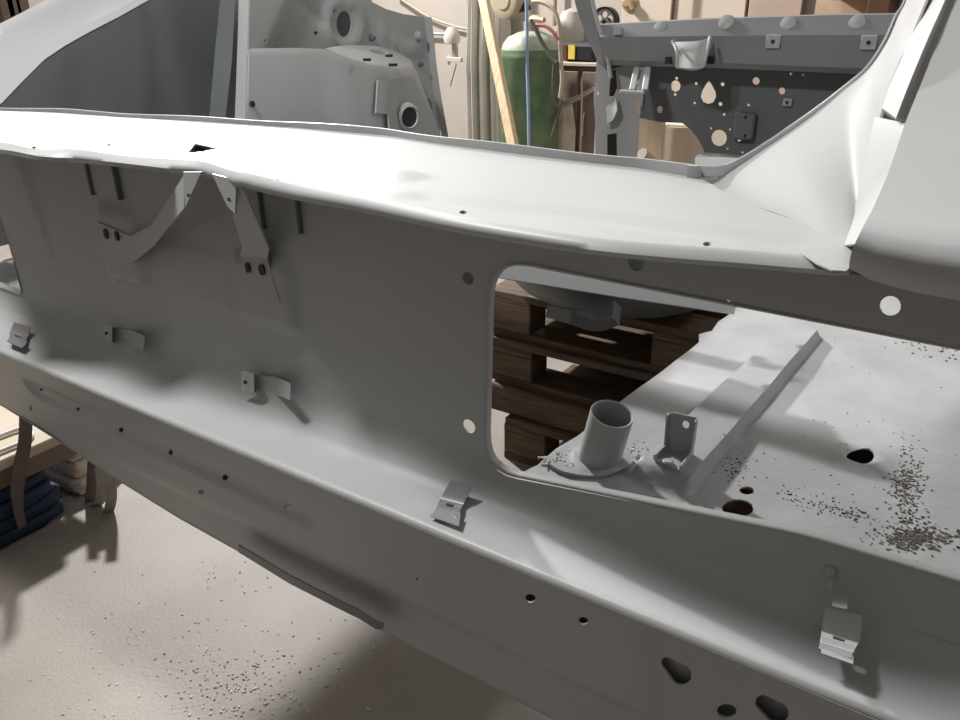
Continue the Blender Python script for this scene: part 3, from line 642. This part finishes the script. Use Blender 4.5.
# --- bulkhead across the far end
YK = 2.7
def bz(px, py, Y=YK): p = at(px, py, Y=Y); return (p.x, p.z)
def bh(px, py, rx, ry=None, Y=YK, n=16): ry = ry or rx; return [bz(px + rx * math.cos(a), py + ry * math.sin(a), Y) for a in (2 * math.pi * i / n for i in range(n))]
bo = [(640, 62), (640, 118), (660, 122), (682, 123), (690, 129), (696, 136), (703, 148), (706, 160), (706, 200), (990, 210), (990, 60)]
bhs = [bh(675.5, 86, 5, 5.7), bh(676.5, 78.3, 1.5), bh(675, 94.5, 1.5), bh(696, 83.5, 1.5), bh(722.5, 84.3, 1.9), bh(694.5, 103, 1.3), bh(720.3, 104, 2), bh(756, 81, 3.6, 3.8), bh(791, 74, 1.4), bh(803, 75, 1.6), bh(782, 91, 3.2, 3.5), bh(748.5, 105, 1.4), bh(660, 109.5, 3.2, 3.6),
       bh(719, 138, 7.8, 8.2), bh(739, 139.7, 2), bh(724, 114.5, 1.3), bh(730, 129.5, 1.2), bh(711, 128.3, 1.1), bh(727.5, 148.7, 1), bh(742.3, 152.5, 1.2), bh(770, 145, 1.2)]
tear = [bz(*p) for p in ((709, 81), (712, 85), (715.5, 92), (716, 97), (713, 102.5), (708, 104), (703, 102), (700.5, 97), (702, 91), (706, 84))]
bhs.append(tear)
plate('bulkhead', [bz(*p) for p in bo], bhs, lambda x, z: (x, YK, z), DARK_SHADE_PAINT, body, step=0.05, t=0.003)  # dark colour stands for the weak light on this face
bx = at(747, 125, Y=YK); b = box('relay_box', (bx.x - .036, YK - .03, bx.z - .045), (bx.x + .03, YK, bx.z + .04), DARK_SHADE_PAINT, body, bevel=.006)
lathe('box_screw', [(.005, 0), (.004, .004), (.0001, .004)], (bx.x, YK - .03, bx.z + .028), (0, -1, 0), BLACK, b, 8)
lathe('box_screw', [(.005, 0), (.004, .004), (.0001, .004)], (bx.x + .006, YK - .03, bx.z - .03), (0, -1, 0), BLACK, b, 8)
bx = at(788, 102, Y=YK); s = box('stud_plate', (bx.x - .014, YK - .012, bx.z - .012), (bx.x + .014, YK, bx.z + .012), PAINT, body, bevel=.002)
lathe('stud', [(.005, 0), (.005, .006), (.0001, .006)], (bx.x, YK - .012, bx.z), (0, -1, 0), BLACK, s, 8)
# box beam along the top of the bulkhead
tY = 2.56
cT = P([(598, 24), (700, 18.3), (830, 14), (900, 13), (990, 13)], Y=tY + .06)
cA = P([(600, 25), (700, 19.5), (830, 15.2), (900, 14.3), (990, 14.5)], Y=tY + .03)
cB = P([(600, 37), (700, 36), (800, 35), (900, 35), (990, 36)], Y=tY)
cC = P([(602, 60), (700, 62), (800, 66), (900, 70), (990, 75)], Y=tY + .01)
cD = P([(604, 65), (700, 67.5), (800, 71.5), (900, 76), (990, 82)], Y=tY + .03)
cE = [p + Vector((0, .12, -.002)) for p in cD]
rail = loft('bulkhead_beam', [cT, cA, cB, cC, cD, cE], mat('half_shaded_primer', (0.20, 0.21, 0.215), 0.45, var=.04), body, n=60, t=0.003, sharp=22)  # same primer as the body, with shade mixed into the colour
tag(rail, None)
for (px, py) in ((773.5, 41.5), (869, 42.5)):
    c = at(px, py, Y=tY + .001); q = box('nut_plate', (c.x - .021, tY - .006, c.z - .019), (c.x + .021, tY + .004, c.z + .019), PAINT, rail, bevel=.002)
    lathe('nut_hole', [(.006, 0), (.006, .0025)], (c.x, tY - .006, c.z), (0, -1, 0), BLACK, q, 8)
for (px, py) in ((660, 28), (726, 22), (788, 23.5), (857, 22.5)):
    c = at(px, py, Y=tY + .02); lathe('pressed_lug', [(.027, -.012), (.022, .002), (.010, .0045), (.0001, .005)], c, (0, -1, .45), PAINT, rail, 18)
c = at(618.5, 31, Y=tY); box('nut_plate', (c.x - .014, tY - .012, c.z - .012), (c.x + .014, tY + .004, c.z + .012), PAINT, rail, bevel=.002)
cu = [[at(672, 42, Y=2.53), at(697, 41, Y=2.50), at(710, 37, Y=2.53)], [at(677, 52, Y=2.49), at(697, 53, Y=2.46), at(707, 52, Y=2.49)], [at(677, 67, Y=2.47), at(694, 69, Y=2.44), at(704, 66, Y=2.47)]]
cup = loft('cup_bracket', cu, PAINT, rail, n=12, smooth_u=True, t=.004, sharp=60)
for a in ([(672, 41), (677, 52), (677, 67)], [(710, 37), (707, 52), (704, 66)], [(677, 67), (694, 69), (704, 66)]):
    tube('cup_edge', [at(*p, Y=2.455 if i else 2.5) for i, p in enumerate(a)], .005, PAINT, cup, 8)
for px in (668, 710): box('beam_slot', (at(px - 3, 60, Y=tY).x, tY + .0, at(px, 64, Y=tY).z), (at(px + 3, 60, Y=tY).x, tY + .012, at(px, 57, Y=tY).z), BLACK, rail)
hb_ = [[at(637, 66, Y=2.6), at(648, 66, Y=2.6)], [at(633, 84, Y=2.5), at(645, 86, Y=2.5)], [at(629, 92, Y=2.46), at(641, 93, Y=2.46)]]
hang = loft('hanging_bracket', hb_, PAINT, body, n=4, t=.004)
for a in ((648, 67, 645, 90), (637, 67, 632, 90)): beam('bracket_rib', at(a[0], a[1], Y=2.56), at(a[2], a[3], Y=2.46), .02, .006, PAINT, hang)
beam('bracket_arm', at(620, 91.5, Y=2.46), at(645, 93, Y=2.46), .02, .012, PAINT, hang)
# hinge post at the left end of the bulkhead
YH = 2.66
po = [(600, 26), (607, 52), (612, 70), (622, 66), (640, 64), (641, 100), (637, 120), (634, 165), (598, 165), (597, 120), (595, 98), (598, 66)]
plate('hinge_post', [bz(*p, YH) for p in po], [[bz(*p, YH) for p in ((611, 71), (617, 69), (618, 88), (615, 96), (611, 96))], [bz(*p, YH) for p in ((609, 134), (617, 133), (617, 156), (609, 156))], bh(599.6, 93, 2, 2.2, YH), bh(607, 128, .9, 1.1, YH), bh(608, 105.5, .9, 1.1, YH), bh(636, 109, 2.6, 6.5, YH)],
      lambda x, z: (x, YH - 0.02 * math.sin((x + 1.3) * 26) , z), PAINT, body, step=0.03, t=.004)
box('post_slot_dark', (bz(600, 0, YH)[0], YH + .12, 0.75), (bz(628, 0, YH)[0], YH + .125, 1.2), BLACK, body)  # black plate added so the post slots read as dark
loft('post_step', [P([(606, 106), (612, 103), (616, 97)], Y=YH - .03), P([(607, 124), (613, 120), (617, 110)], Y=YH - .05)], PAINT, body, n=10, t=.006)
loft('windscreen_pillar', [P([(565, -60), (574, -2), (584, 30), (597, 60)], Y=2.62), P([(580, -60), (589, -2), (597, 30), (606, 66)], Y=2.58), P([(584, -60), (593, -2), (601, 32), (612, 72)], Y=2.60)], DARK_SHADE_PAINT, body, n=24, smooth_u=True, t=.01, sharp=40)
tube('pillar_edge', P([(583, -60), (592, -2), (597, 20), (601, 34), (607, 56), (611, 78)], Y=2.575), .007, PAINT, body, 8)
# floor tunnel piece beside the bulkhead
loft('tunnel', [P([(700, 152), (750, 156), (800, 160)], Y=2.62), P([(695, 158), (745, 160), (800, 166)], Y=2.3), P([(695, 200), (745, 200), (800, 200)], Y=2.2)], PAINT, body, n=10, t=.004)
# underbody bowl that rests on the pallets
us = []
for i in range(13):
    z = -math.cos(i / 12 * math.pi / 2) ** 0.7; r = math.sin(i / 12 * math.pi / 2) ** 0.7
    us.append((max(1e-4, .34 * r), .188 * (z + 1)))
uo = lathe('underbody_bowl', us + [(.3, .26)], (0, 0, 0), (0, 0, 1), DARK_SHADE_PAINT, body, 36, sharp=60)  # dark colour paints the unlit underside
uo.location = Vector((-0.83, 1.95, 0.546 + 0.13)) - wpos(body)
loft('underbody_bracket', [P([(548, 305), (578, 309), (600, 306), (614, 300)], Y=1.6), P([(572, 311), (588, 318), (597, 322), (612, 317)], Y=1.55)], DARK_SHADE_PAINT, body, n=10, t=.03)

# ---------------------------------------------------------------- grit on the floor pan
random.seed(11); sp = []
def scatter(n, cx, cy, sx, sy, r0, r1, rot=0):
    for _ in range(n):
        a, b = random.gauss(0, sx), random.gauss(0, sy); c, s = math.cos(rot), math.sin(rot)
        p = f2(cx + a * c - b * s, cy + a * s + b * c)
        if p[1] > 0.60: q = pan3(*p); sp.append((Vector((q[0], q[1], q[2] + .0003)), random.uniform(r0, r1)))
scatter(420, 908, 495, 7, 26, .0004, .0014); scatter(380, 912, 540, 18, 6, .0004, .0015); scatter(60, 930, 540, 14, 6, .001, .0022); scatter(60, 905, 478, 12, 5, .0005, .0014)
scatter(90, 840, 512, 28, 4, .0005, .0013, .28); scatter(50, 735, 470, 10, 8, .0005, .0012); scatter(60, 935, 345, 22, 7, .0006, .0022, .15); scatter(60, 850, 430, 70, 45, .0004, .0011)
scatter(40, 800, 500, 30, 8, .0005, .0012, .3)
tag(lumps('sanding_grit', sp, GRIT, None), 'dark crumbs of sanding grit strewn over the grey floor pan', 'grit', kind='stuff')

# ---------------------------------------------------------------- pallets under the body
def pallet(z0, x0, y0, label, boards=5, L=1.2, W=0.8):
    root = empty('wooden_pallet', (x0 + L / 2, y0 + W / 2, z0), label, 'pallet', None)
    for j in range(3):
        y = y0 + j * (W - .1) / 2; box('bottom_board', (x0, y, z0), (x0 + L, y + .1, z0 + .022), WOOD_DARK, root, .002)
        for i in range(3):
            x = x0 + i * (L - .145) / 2; box('block', (x, y, z0 + .022), (x + .145, y + .1, z0 + .1), WOOD_DARK, root, .003)
    for i in range(3):
        x = x0 + i * (L - .145) / 2; box('stringer_board', (x, y0, z0 + .1), (x + .145, y0 + W, z0 + .122), WOOD_DARK, root, .002)
    for j in range(boards):
        w = .13; y = y0 + j * (W - w) / (boards - 1); o = random.uniform(-.004, .004)
        box('deck_board', (x0 + o, y, z0 + .122), (x0 + L + o, y + w, z0 + .144), WOOD_DARK, root, .002)
    return root
pallet(0.0, -1.12, 1.80, 'weathered brown wooden pallet lying on the concrete, lowest of the stack')
timber = empty('timber_baulk', (-.6, 1.9, .144), 'thick dark timber baulk lying between the bottom and middle pallets', 'timber')
box('timber', (-1.19, 1.82, .144), (0.02, 2.02, .234), WOOD_DARK, timber, .006); timber2 = empty('timber_baulk', (-.6, 2.4, .144), 'thick timber baulk at the rear of the pallet stack, behind the front baulk', 'timber')
box('timber', (-1.19, 2.32, .144), (0.02, 2.52, .234), WOOD_DARK, timber2, .006)
pallet(0.234, -1.20, 1.85, 'weathered brown wooden pallet in the middle of the stack, on the timber baulks')
pallet(0.378, -1.22, 1.87, 'weathered brown wooden pallet at the top of the stack, right under the body', boards=5)
# block that carries the body
bs = empty('support_block', (-.83, 1.95, .522), 'dark wooden block wedged between the top pallet and the underbody', 'block')
box('block', (-1.0, 1.95, .522), (-.65, 2.2, .672), WOOD_DARK, bs, .005)

# ---------------------------------------------------------------- things under the left corner
FY = 0.9
tr = empty('blue_tarp_bundle', (-2.25, .72, 0), 'navy blue folded tarp bundle lying on the floor under the dark timber at lower left', 'tarp')
random.seed(5)
def fold(name, x0, x1, y0, y1, z0, z1, m, parent, wob):
    n = 26; ring_ = []
    for i in range(n):
        a = 2 * math.pi * i / n; c, s = math.cos(a), math.sin(a); k = 0.32
        px = (x0 + x1) / 2 + (x1 - x0) / 2 * math.copysign(abs(c) ** k, c); py = (y0 + y1) / 2 + (y1 - y0) / 2 * math.copysign(abs(s) ** k, s); ring_.append((px, py))
    rows = []
    for j in range(7):
        t = j / 6; z = z0 + (z1 - z0) * t; inset = 0.012 * abs(2 * t - 1) ** 3
        row = []
        for i, (x, y) in enumerate(ring_):
            d = Vector((x - (x0 + x1) / 2, y - (y0 + y1) / 2, 0)).normalized()
            w = wob * math.sin(i * 1.9 + j * 1.3) + random.uniform(-wob, wob) * .4 - inset - wob
            row.append(Vector((x + d.x * w, y + d.y * w, z)))
        rows.append(row)
    v, f = grid(rows, True); f.append(tuple(reversed(range(n)))); f.append(tuple(range(6 * n, 7 * n))); return link_mesh(name, v, f, m, parent, sharp=70)
for k in range(4): fold('folded_layer', -2.5, -1.985 + random.uniform(-.01, .01), .38, .895 + random.uniform(-.015, .015), .002 + k * .039, .040 + k * .039, BLUE, tr, .007)
rb = empty('dark_timber', (-2.2, .70, .16), 'dark brown square timber lying on the blue tarp at lower left', 'timber')
box('timber', (-2.12, .30, .160), (-2.0, 1.0, .218), WOOD_BROWN, rb, .004)
pl = empty('plywood_plank', (-2.2, .70, .22), 'pale plywood plank with worn edge lying on the dark timber at lower left', 'plank')
box('board', (-2.40, .30, .219), (-1.985, .93, .248), PLY, pl, .003)
wl = empty('white_rail', (-2.1, .75, .25), 'thin white painted rail bent round on top of the plywood plank', 'rail')
tube('rail', [(-2.02, .45, .256), (-2.02, .76, .256), (-2.015, .83, .256), (-2.05, .86, .256), (-2.10, .84, .256), (-2.11, .45, .256)], .006, mat('white_enamel', (.75, .74, .72), .4), wl, 8)
st = empty('brown_strap', (-1.97, .78, .05), 'brown woven lashing strap hanging down over the plank and the blue tarp', 'strap')
a = [at(20, 405, X=-1.97), at(19, 440, X=-1.965), at(14, 465, X=-1.965), at(11, 490, X=-1.965), at(14, 512, X=-1.965), at(19, 530, X=-1.965)]; b2 = [at(33, 405, X=-1.97), at(32, 440, X=-1.965), at(28, 465, X=-1.965), at(24, 490, X=-1.965), at(24, 512, X=-1.965), at(27, 524, X=-1.965)]
loft('webbing', [a, b2], STRAP, st, n=24, smooth_u=True, t=.004)
bagp = empty('cream_rag', (-2.1, 1.0, 0), 'crumpled cream rag lying on the floor beside the blue tarp', 'rag')
for k in range(3): fold('cloth_fold', -2.28, -2.03 - .02 * k, .925 + .01 * k, 1.13 - .03 * k, .001 + k * .045, .046 + k * .045, CREAM, bagp, .006)
hs = empty('grey_strap_loop', (-1.85, .95, .05), 'grey webbing strap hanging in a loop beneath the car body', 'strap')
for pts, w, m in ((((90, 455), (88, 490), (86, 515), (84, 534)), .022, STRAP), (((106, 470), (108, 500), (104, 516), (97, 523), (90, 518), (88, 508)), .022, GREYSTRAP), (((97, 470), (99, 490), (97, 503), (92, 508)), .022, GREYSTRAP)):
    c = spline([at(p[0], p[1], Y=.93) for p in pts], 5)
    loft('webbing', [[p + Vector((-w / 2, 0, 0)) for p in c], [p + Vector((w / 2, .02, 0)) for p in c]], m, hs, n=24, t=.004)

# ---------------------------------------------------------------- along the far workshop wall
GY = 4.3
gc = at(530, 100, Y=GY)
gr = (at(554, 100, Y=GY).x - at(503, 100, Y=GY).x) / 2
gtop = at(530, 42, Y=GY).z
gas = empty('gas_cylinder', (gc.x, GY, 0), 'large worn green gas cylinder with faded shoulder standing by the wall', 'gas cylinder')
lathe('cylinder_body', [(gr * .9, 0), (gr, .03), (gr, gtop - .09), (gr * 1.012, gtop - .085), (gr * 1.012, gtop - .07), (gr, gtop - .065), (gr * .985, gtop - .04)], (gc.x, GY, 0), (0, 0, 1), GREEN, gas, 40)
lathe('shoulder', [(gr * .985, gtop - .042), (gr * .93, gtop - .01), (gr * .75, gtop + .03), (gr * .4, gtop + .055), (.05, gtop + .06)], (gc.x, GY, 0), (0, 0, 1), GREENTOP, gas, 40)
lathe('neck', [(.045, gtop + .055), (.045, gtop + .11), (.03, gtop + .115), (.03, gtop + .17)], (gc.x, GY, 0), (0, 0, 1), STEEL, gas, 16)
lathe('valve', [(.02, 0), (.028, .02), (.028, .06), (.015, .08), (.015, .11)], at(531, 20, Y=GY - .02), (1, -.3, 0), BRASS, gas, 14)
bl = empty('blue_air_hose', tuple(at(528, 60, Y=GY - gr - .02)), 'pale blue air hose hanging straight down in front of the green cylinder', 'hose')
tube('hose', P([(526, -30), (527, 30), (527.5, 70), (528.5, 110), (529.5, 170)], Y=GY - gr - .03), .010, HOSE_BLUE, bl, 8)
pk = empty('pine_batten', tuple(at(513, 200, Y=3.9)), 'pale pine batten leaning diagonally in front of the green cylinder', 'batten')
A, Bp = at(478, -30, Y=4.1), at(518, 170, Y=3.7); d = (Bp - A).normalized(); Bf = Bp + d * ((0.0 - Bp.z) / d.z)
beam('batten', A, Bf, .055, .04, WOOD_LIGHT, pk, up=(0, 1, 0))
# pipes and air line on the wall
WY = 4.97
aw = empty('wall_air_line', tuple(at(440, 28, Y=WY)), 'thin brown air line sagging along the wall above the plastic sheet', 'pipe')
tube('line', P([(396, -4), (414, 8), (430, 17.5), (450, 25), (465, 28.5), (485, 31), (505, 32.5), (520, 33)], Y=WY), .009, HOSE, aw, 8)
tube('bracket_pipe', P([(425, 33), (440, 34), (452, 34)], Y=WY), .010, STEEL, aw, 8, sub=2)
sgn = empty('spray_gun', tuple(at(452, 45, Y=4.78)), 'small cream coloured spray gun hanging on the wall under the air line', 'spray gun')
lathe('cup', [(.055, 0), (.06, .03), (.05, .07), (.03, .10), (.0001, .105)], at(452, 43, Y=4.8), (0, 0, 1), FILM, sgn, 20)
tube('body', P([(454, 38), (455, 48), (455, 58)], Y=4.8), .022, STEEL, sgn, 10)
beam('nozzle_bar', at(447, 59, Y=4.78), at(462, 60, Y=4.78), .03, .03, FILM, sgn)
beam('trigger', at(449, 56, Y=4.78), at(449, 64, Y=4.83), .02, .02, FILM, sgn)
tube('cup_hose', P([(456, 64), (453, 75), (450, 86)], Y=4.78), .008, HOSE, sgn, 6)
# hanging plastic sheet in folds
ps = empty('plastic_sheet', tuple(at(475, 90, Y=4.9)), 'cloudy grey plastic sheet hanging in vertical folds beside the cylinder', 'plastic sheet')
rows = []
for py in (-40, 0, 28, 60, 100, 150, 210):
    row = []
    for i in range(61):
        px = 466 + i * .68 + (py - 28) * .02; p = at(px, py, Y=4.87); amp = .045 * (0.4 + min(1, max(0, (py + 20) / 80)))
        row.append(p + Vector((0, math.sin(i * .75) * amp + math.sin(i * .31 + 1) * .02, 0)))
    rows.append(row)
v, f = grid(rows); v, f = thicken(v, f, .002); link_mesh('sheet', v, f, FILM, ps, sharp=80)
# reel above the cylinder
rl = empty('khaki_hose_reel', tuple(at(506, 0, Y=4.6)), 'round khaki hose reel mounted on the wall above the cylinder', 'hose reel')
rcn = at(505, -2, Y=4.55); rr = at(522, -2, Y=4.55).x - rcn.x
lathe('drum', [(rr * .95, .02), (rr, 0), (rr, -.10), (rr * .96, -.12)], rcn, (-.25, -1, -.1), REEL, rl, 36)
lathe('face_disc', [(.0001, .03), (rr * .5, .03), (rr * .55, .022), (rr * .9, .022), (rr * .95, .018)], rcn, (-.25, -1, -.1), REEL, rl, 36)
beam('wall_bracket', at(521, 2, Y=4.6), at(523, 12, Y=4.6), .08, .08, BLACK, rl)
# looping hoses near the cylinder head
def hose(lbl, pts, r, m, Y):
    Y = min(Y, GY - gr - .055); h = empty('gas_hose', tuple(at(*pts[0], Y=Y)), lbl, 'hose'); tube('hose', P(pts, Y=Y), r, m, h, 8); return h
hose('beige hose looping over the cylinder and hanging to the right', [(532, 2), (541, 2), (552, 8), (558, 20), (560, 40), (561, 62), (562, 80), (560, 98)], .012, HOSE, 4.4)
hose('short red-brown hose curving right from the cylinder valve', [(536, 25), (545, 26), (552, 31), (558, 40)], .010, HOSE_RED, 4.02)
hose('dark hose running diagonally down across the cylinder shoulder', [(531, 20), (537, 32), (544, 46), (553, 59), (557, 63)], .012, HOSE_DARK, 4.05)
hose('thin dark hose hanging in a bend left of the brown cabinet', [(554, 64), (553, 85), (554, 100), (558, 106), (562, 100), (557, 118), (552, 137)], .008, HOSE_DARK, 4.4)
# bench cabinet with the tool case
cb = empty('brown_cabinet', tuple(at(578, 140, Y=4.7)), 'dark brown cabinet standing against the wall right of the cylinder', 'cabinet')
ca, cbm = at(556, 62, Y=4.55), at(606, 62, Y=4.55)
box('carcass', (ca.x, 4.57, 0.0), (cbm.x, 4.86, ca.z - .02), WOOD_BROWN, cb, .004)
box('top', (ca.x - .02, 4.54, ca.z - .02), (cbm.x + .02, 4.86, ca.z), mat('pale_worktop', (.5, .43, .34), .5), cb, .003)
mid_x = (ca.x + cbm.x) / 2
for k in (0, 1):
    x0 = ca.x + .015 + k * (mid_x - ca.x); dr = box('door', (x0, 4.55, .08), (x0 + mid_x - ca.x - .03, 4.57, ca.z - .05), WOOD_BROWN, cb, .004)
    tube('handle', [(x0 + .03, 4.55, .55), (x0 + .03, 4.525, .57), (x0 + .03, 4.525, .67), (x0 + .03, 4.55, .69)], .007, STEEL, dr, 6)
tc_ = empty('black_tool_case', tuple(at(577, 61, Y=4.65)), 'black tool case with a yellow label on top of the brown cabinet', 'tool case')
ta, tbx = at(563, 61, Y=4.6), at(594, 61, Y=4.6); ttz = at(578, 43, Y=4.6).z; zt0 = ca.z
box('case', (ta.x, 4.6, zt0), (tbx.x, 4.85, ttz), BLACK, tc_, .02)
la, lb = at(568, 59, Y=4.595), at(575, 45, Y=4.595); box('label', (la.x, 4.593, la.z), (lb.x, 4.6, lb.z), YELLOW, tc_)
box('dark_band', (ta.x - .004, 4.592, zt0 + .005), (la.x - .01, 4.6, ttz - .01), mat('brown_band', (.10, .04, .03), .6), tc_, .002)
dm = empty('grey_dome_helmet', tuple(at(571, 32, Y=4.75)), 'pale grey rounded cover standing behind the black tool case', 'cover')
dr_ = at(583, 34, Y=4.9).x - at(570, 34, Y=4.9).x
dzb = zt0; dzt = at(571, 8, Y=4.9).z
lathe('dome', [(dr_, 0), (dr_, (dzt - dzb) * .5), (dr_ * .9, (dzt - dzb) * .75), (dr_ * .6, (dzt - dzb) * .93), (.0001, (dzt - dzb))], (at(570, 34, Y=4.9).x, 4.9, dzb), (0, 0, 1), mat('pale_grey_plastic', (.45, .42, .38), .5), dm, 24)
wp_ = empty('vertical_wall_pipe', tuple(at(555, 10, Y=4.95)), 'brown vertical pipe on the wall right of the cylinder valve', 'pipe')
tube('pipe', P([(555.5, -30), (555, 0), (554.5, 26)], Y=4.95), .014, mat('brown_pipe', (.30, .22, .17), .5), wp_, 8, sub=2)
# rods and boards leaning before the cabinet
for lbl, a, b, r, Y, m in (('bent thin metal rod leaning upright before the brown cabinet', (581, 78), (581, 150), .006, 4.4, HOSE), ('metal tube crossing diagonally low before the brown cabinet', (562, 104), (594, 89), .016, 4.45, STEEL)):
    rd = empty('metal_rod', tuple(at(*b, Y=Y)), lbl, 'rod')
    if a[0] == 581:
        e = at(*b, Y=Y); tube('rod', [at(588, 74, Y=Y), at(582, 79, Y=Y), at(581.5, 110, Y=Y), Vector((e.x, Y, 0.0))], r, m, rd, 6)
    else: tube('rod', P([a, (578, 98), b], Y=Y), r, m, rd, 8)
cbx = empty('cream_cardboard', tuple(at(563, 150, Y=4.42)), 'cream cardboard sheet leaning against the brown cabinet', 'cardboard')
q = [at(557, 106, Y=4.50), at(572, 103, Y=4.50), at(575, 131, Y=4.47), at(558.5, 137, Y=4.47)]; e0, e1 = q[3].copy(), q[2].copy(); e0.z = e1.z = 0; e0.y = e1.y = 4.46
v, f = thicken([q[0], q[1], q[2], q[3], e1, e0], [(0, 1, 2, 3), (3, 2, 4, 5)], .008); link_mesh('sheet', v, f, BOARD, cbx)
# toothed pulley on the ledge behind the bulkhead
py_ = empty('black_alternator_pulley', tuple(at(606, 20, Y=3.6)), 'black ringed wheel with round holes standing behind the bulkhead beam', 'wheel')
pc = at(605, 22, Y=3.6); pr = at(618, 22, Y=3.6).x - pc.x
lathe('rim', [(pr * .86, -.02), (pr, -.02), (pr, .02), (pr * .86, .02), (pr * .86, -.02)], pc, (0, -1, 0), BLACK, py_, 32)
hub_h = [ring(pc.x + pr * .48 * math.cos(a), pc.z + pr * .48 * math.sin(a), pr * .22, n=14) for a in (0.5, 1.55, 2.6, 3.65, 4.7, 5.75)]
plate('spoked_disc', ring(pc.x, pc.z, pr * .84, n=32), hub_h + [ring(pc.x, pc.z, pr * .15)], lambda x, z: (x, 3.59, z), STEEL, py_, step=.03, t=.01)
lathe('pulley_shaft', [(pr * .3, 0), (pr * .3, .03)], pc, (0, 1, 0), BLACK, py_, 12)
lathe('pulley_stand', [(.16, 0), (.16, .02), (.03, .04), (.03, pc.z - pr)], (pc.x, 3.62, 0), (0, 0, 1), STEEL, py_, 16)
# board and drum behind the arch under the bulkhead
wb = empty('pale_wooden_board', tuple(at(648, 160, Y=3.4)), 'pale wooden board standing on end behind the bulkhead arch', 'board')
q0, q1 = at(636, 150, Y=3.4), at(661, 150, Y=3.4); zt_ = at(648, 117, Y=3.4).z
box('board', (q0.x, 3.4, 0), (q1.x, 3.43, zt_), mat('pale_board_wood', (.60, .50, .38), .6, var=.08, scale=4, stretch=(8, 8, 1)), wb, .003)
wd = empty('cream_sheet_drum', tuple(at(684, 160, Y=3.5)), 'round cream drum standing right of the wooden board', 'drum')
dc = at(683, 150, Y=3.7); drr = at(705, 150, Y=3.7).x - dc.x; dzt = at(683, 131, Y=3.5).z
lathe('drum_body', [(drr, 0), (drr, dzt - .02), (drr * 1.02, dzt - .015), (drr * 1.02, dzt), (drr * .97, dzt)], (dc.x, 3.7, 0), (0, 0, 1), BOARD, wd, 40)
lg = empty('round_log', tuple(at(643, 155, Y=3.2)), 'short round log end peeping over the gutter flange', 'log')
l0 = at(642, 154, Y=3.2); lathe('log', [(.028, 0), (.028, .30)], l0, (.4, 1, -.7), WOOD_LIGHT, lg, 18); lathe('cut_end', [(.0001, .002), (.027, .002), (.028, 0)], l0, (-.4, -1, .7), WOOD_BROWN, lg, 18)
# boards leaning on the wall above the bulkhead
for lbl, x0, x1, y1, m, Y in (('cream board leaning on the wall above the bulkhead, left one', 622, 671, -60, BOARD, 4.9), ('wide cream board leaning on the wall above the bulkhead, middle one', 674, 745, -70, BOARD, 4.92), ('pinkish brown board leaning on the wall above the bulkhead, right one', 748.5, 801, -60, PINKBOARD, 4.88)):
    q = empty('leaning_board', tuple(at((x0 + x1) / 2, 60, Y=Y)), lbl, 'board'); a, b = at(x0, 10, Y=Y), at(x1, 10, Y=Y)
    box('board', (a.x, Y, 0), (b.x, Y + .03, at(x0, y1, Y=Y).z), m, q, .003)
for px in (672.5,):
    q = empty('rusty_wall_pipe', tuple(at(px, 30, Y=4.86)), 'thin rusty upright pipe between the two cream boards', 'pipe'); p = at(px, 10, Y=4.86); tube('pipe', [(p.x, 4.86, 0), (p.x, 4.86, 1), (p.x, 4.86, 1.7)], .012, mat('rusty_pipe', (.16, .08, .06), .6), q, 8, sub=1)
q = empty('wooden_rack', tuple(at(860, 20, Y=4.78)), 'brown wooden rack with shelf against the wall at upper right', 'rack')
a, b = at(806, 10, Y=4.6), at(905, 10, Y=4.6)
WR = mat('varnished_brown', (.33, .17, .09), .45, var=.25, scale=4, stretch=(1, 6, 6)); WDK = mat('dark_brown_stain', (.10, .045, .025), .5, var=.3)
box('back_board', (a.x, 4.8, 0), (b.x, 4.82, 1.7), mat('light_rack_board', (.62, .45, .33), .6, var=.1), q)
for z in (.9, 1.31, 1.40): box('shelf', (a.x + .12, 4.55, z), (b.x, 4.8, z + .02), WR, q, .002)
box('post', (at(871, 5, Y=4.6).x, 4.5, 0), (at(893, 5, Y=4.6).x, 4.8, 1.7), WDK, q, .004)
# knob fixture on the wall above beam
q = empty('wall_tap', tuple(at(630, 3, Y=4.78)), 'round brass tap fitting on the cream board above the bulkhead', 'tap')
lathe('flange', [(.05, 0), (.05, .01), (.03, .02), (.03, .05), (.02, .06), (.0001, .06)], at(630, 3, Y=4.9), (0, -1, 0), BRASS, q, 18)
tube('spout', P([(630, 3), (631, 6), (632, 9)], Y=4.83), .014, BRASS, q, 8)
# left rear clutter in the corner
q = empty('brown_wood_rack', tuple(at(8, 20, X=-4.7)), 'brown wooden frame standing by the left wall at the top left corner', 'rack')
for px in (2, 9, 18): p = at(px, 5, X=-4.6); box('upright', (-4.62, p.y - .035, 0), (-4.55, p.y + .035, 1.9), WOOD_BROWN, q, .003)
p0, p1 = at(0, 4, X=-4.6), at(20, 4, X=-4.6); box('rail', (-4.6, p0.y - .1, 1.30), (-4.57, p1.y + .02, 1.36), WOOD_BROWN, q, .003)
box('panel', (-4.68, p0.y - .2, 0), (-4.65, p1.y + .0, 1.36), PLY, q)

# ---------------------------------------------------------------- floor grit
random.seed(21); sp = []
for _ in range(420):
    if random.random() < .6: px, py = random.gauss(235, 40), random.gauss(690, 22)
    else: px, py = random.uniform(30, 430), random.uniform(560, 720)
    p = at(px, py, Z=0); sp.append((Vector((p.x, p.y, .0008)), random.uniform(.001, .0032)))
tag(lumps('loose_floor_grit', sp, STONE, None), 'loose pale and dark grit scattered over the beige concrete floor', 'grit', kind='stuff')
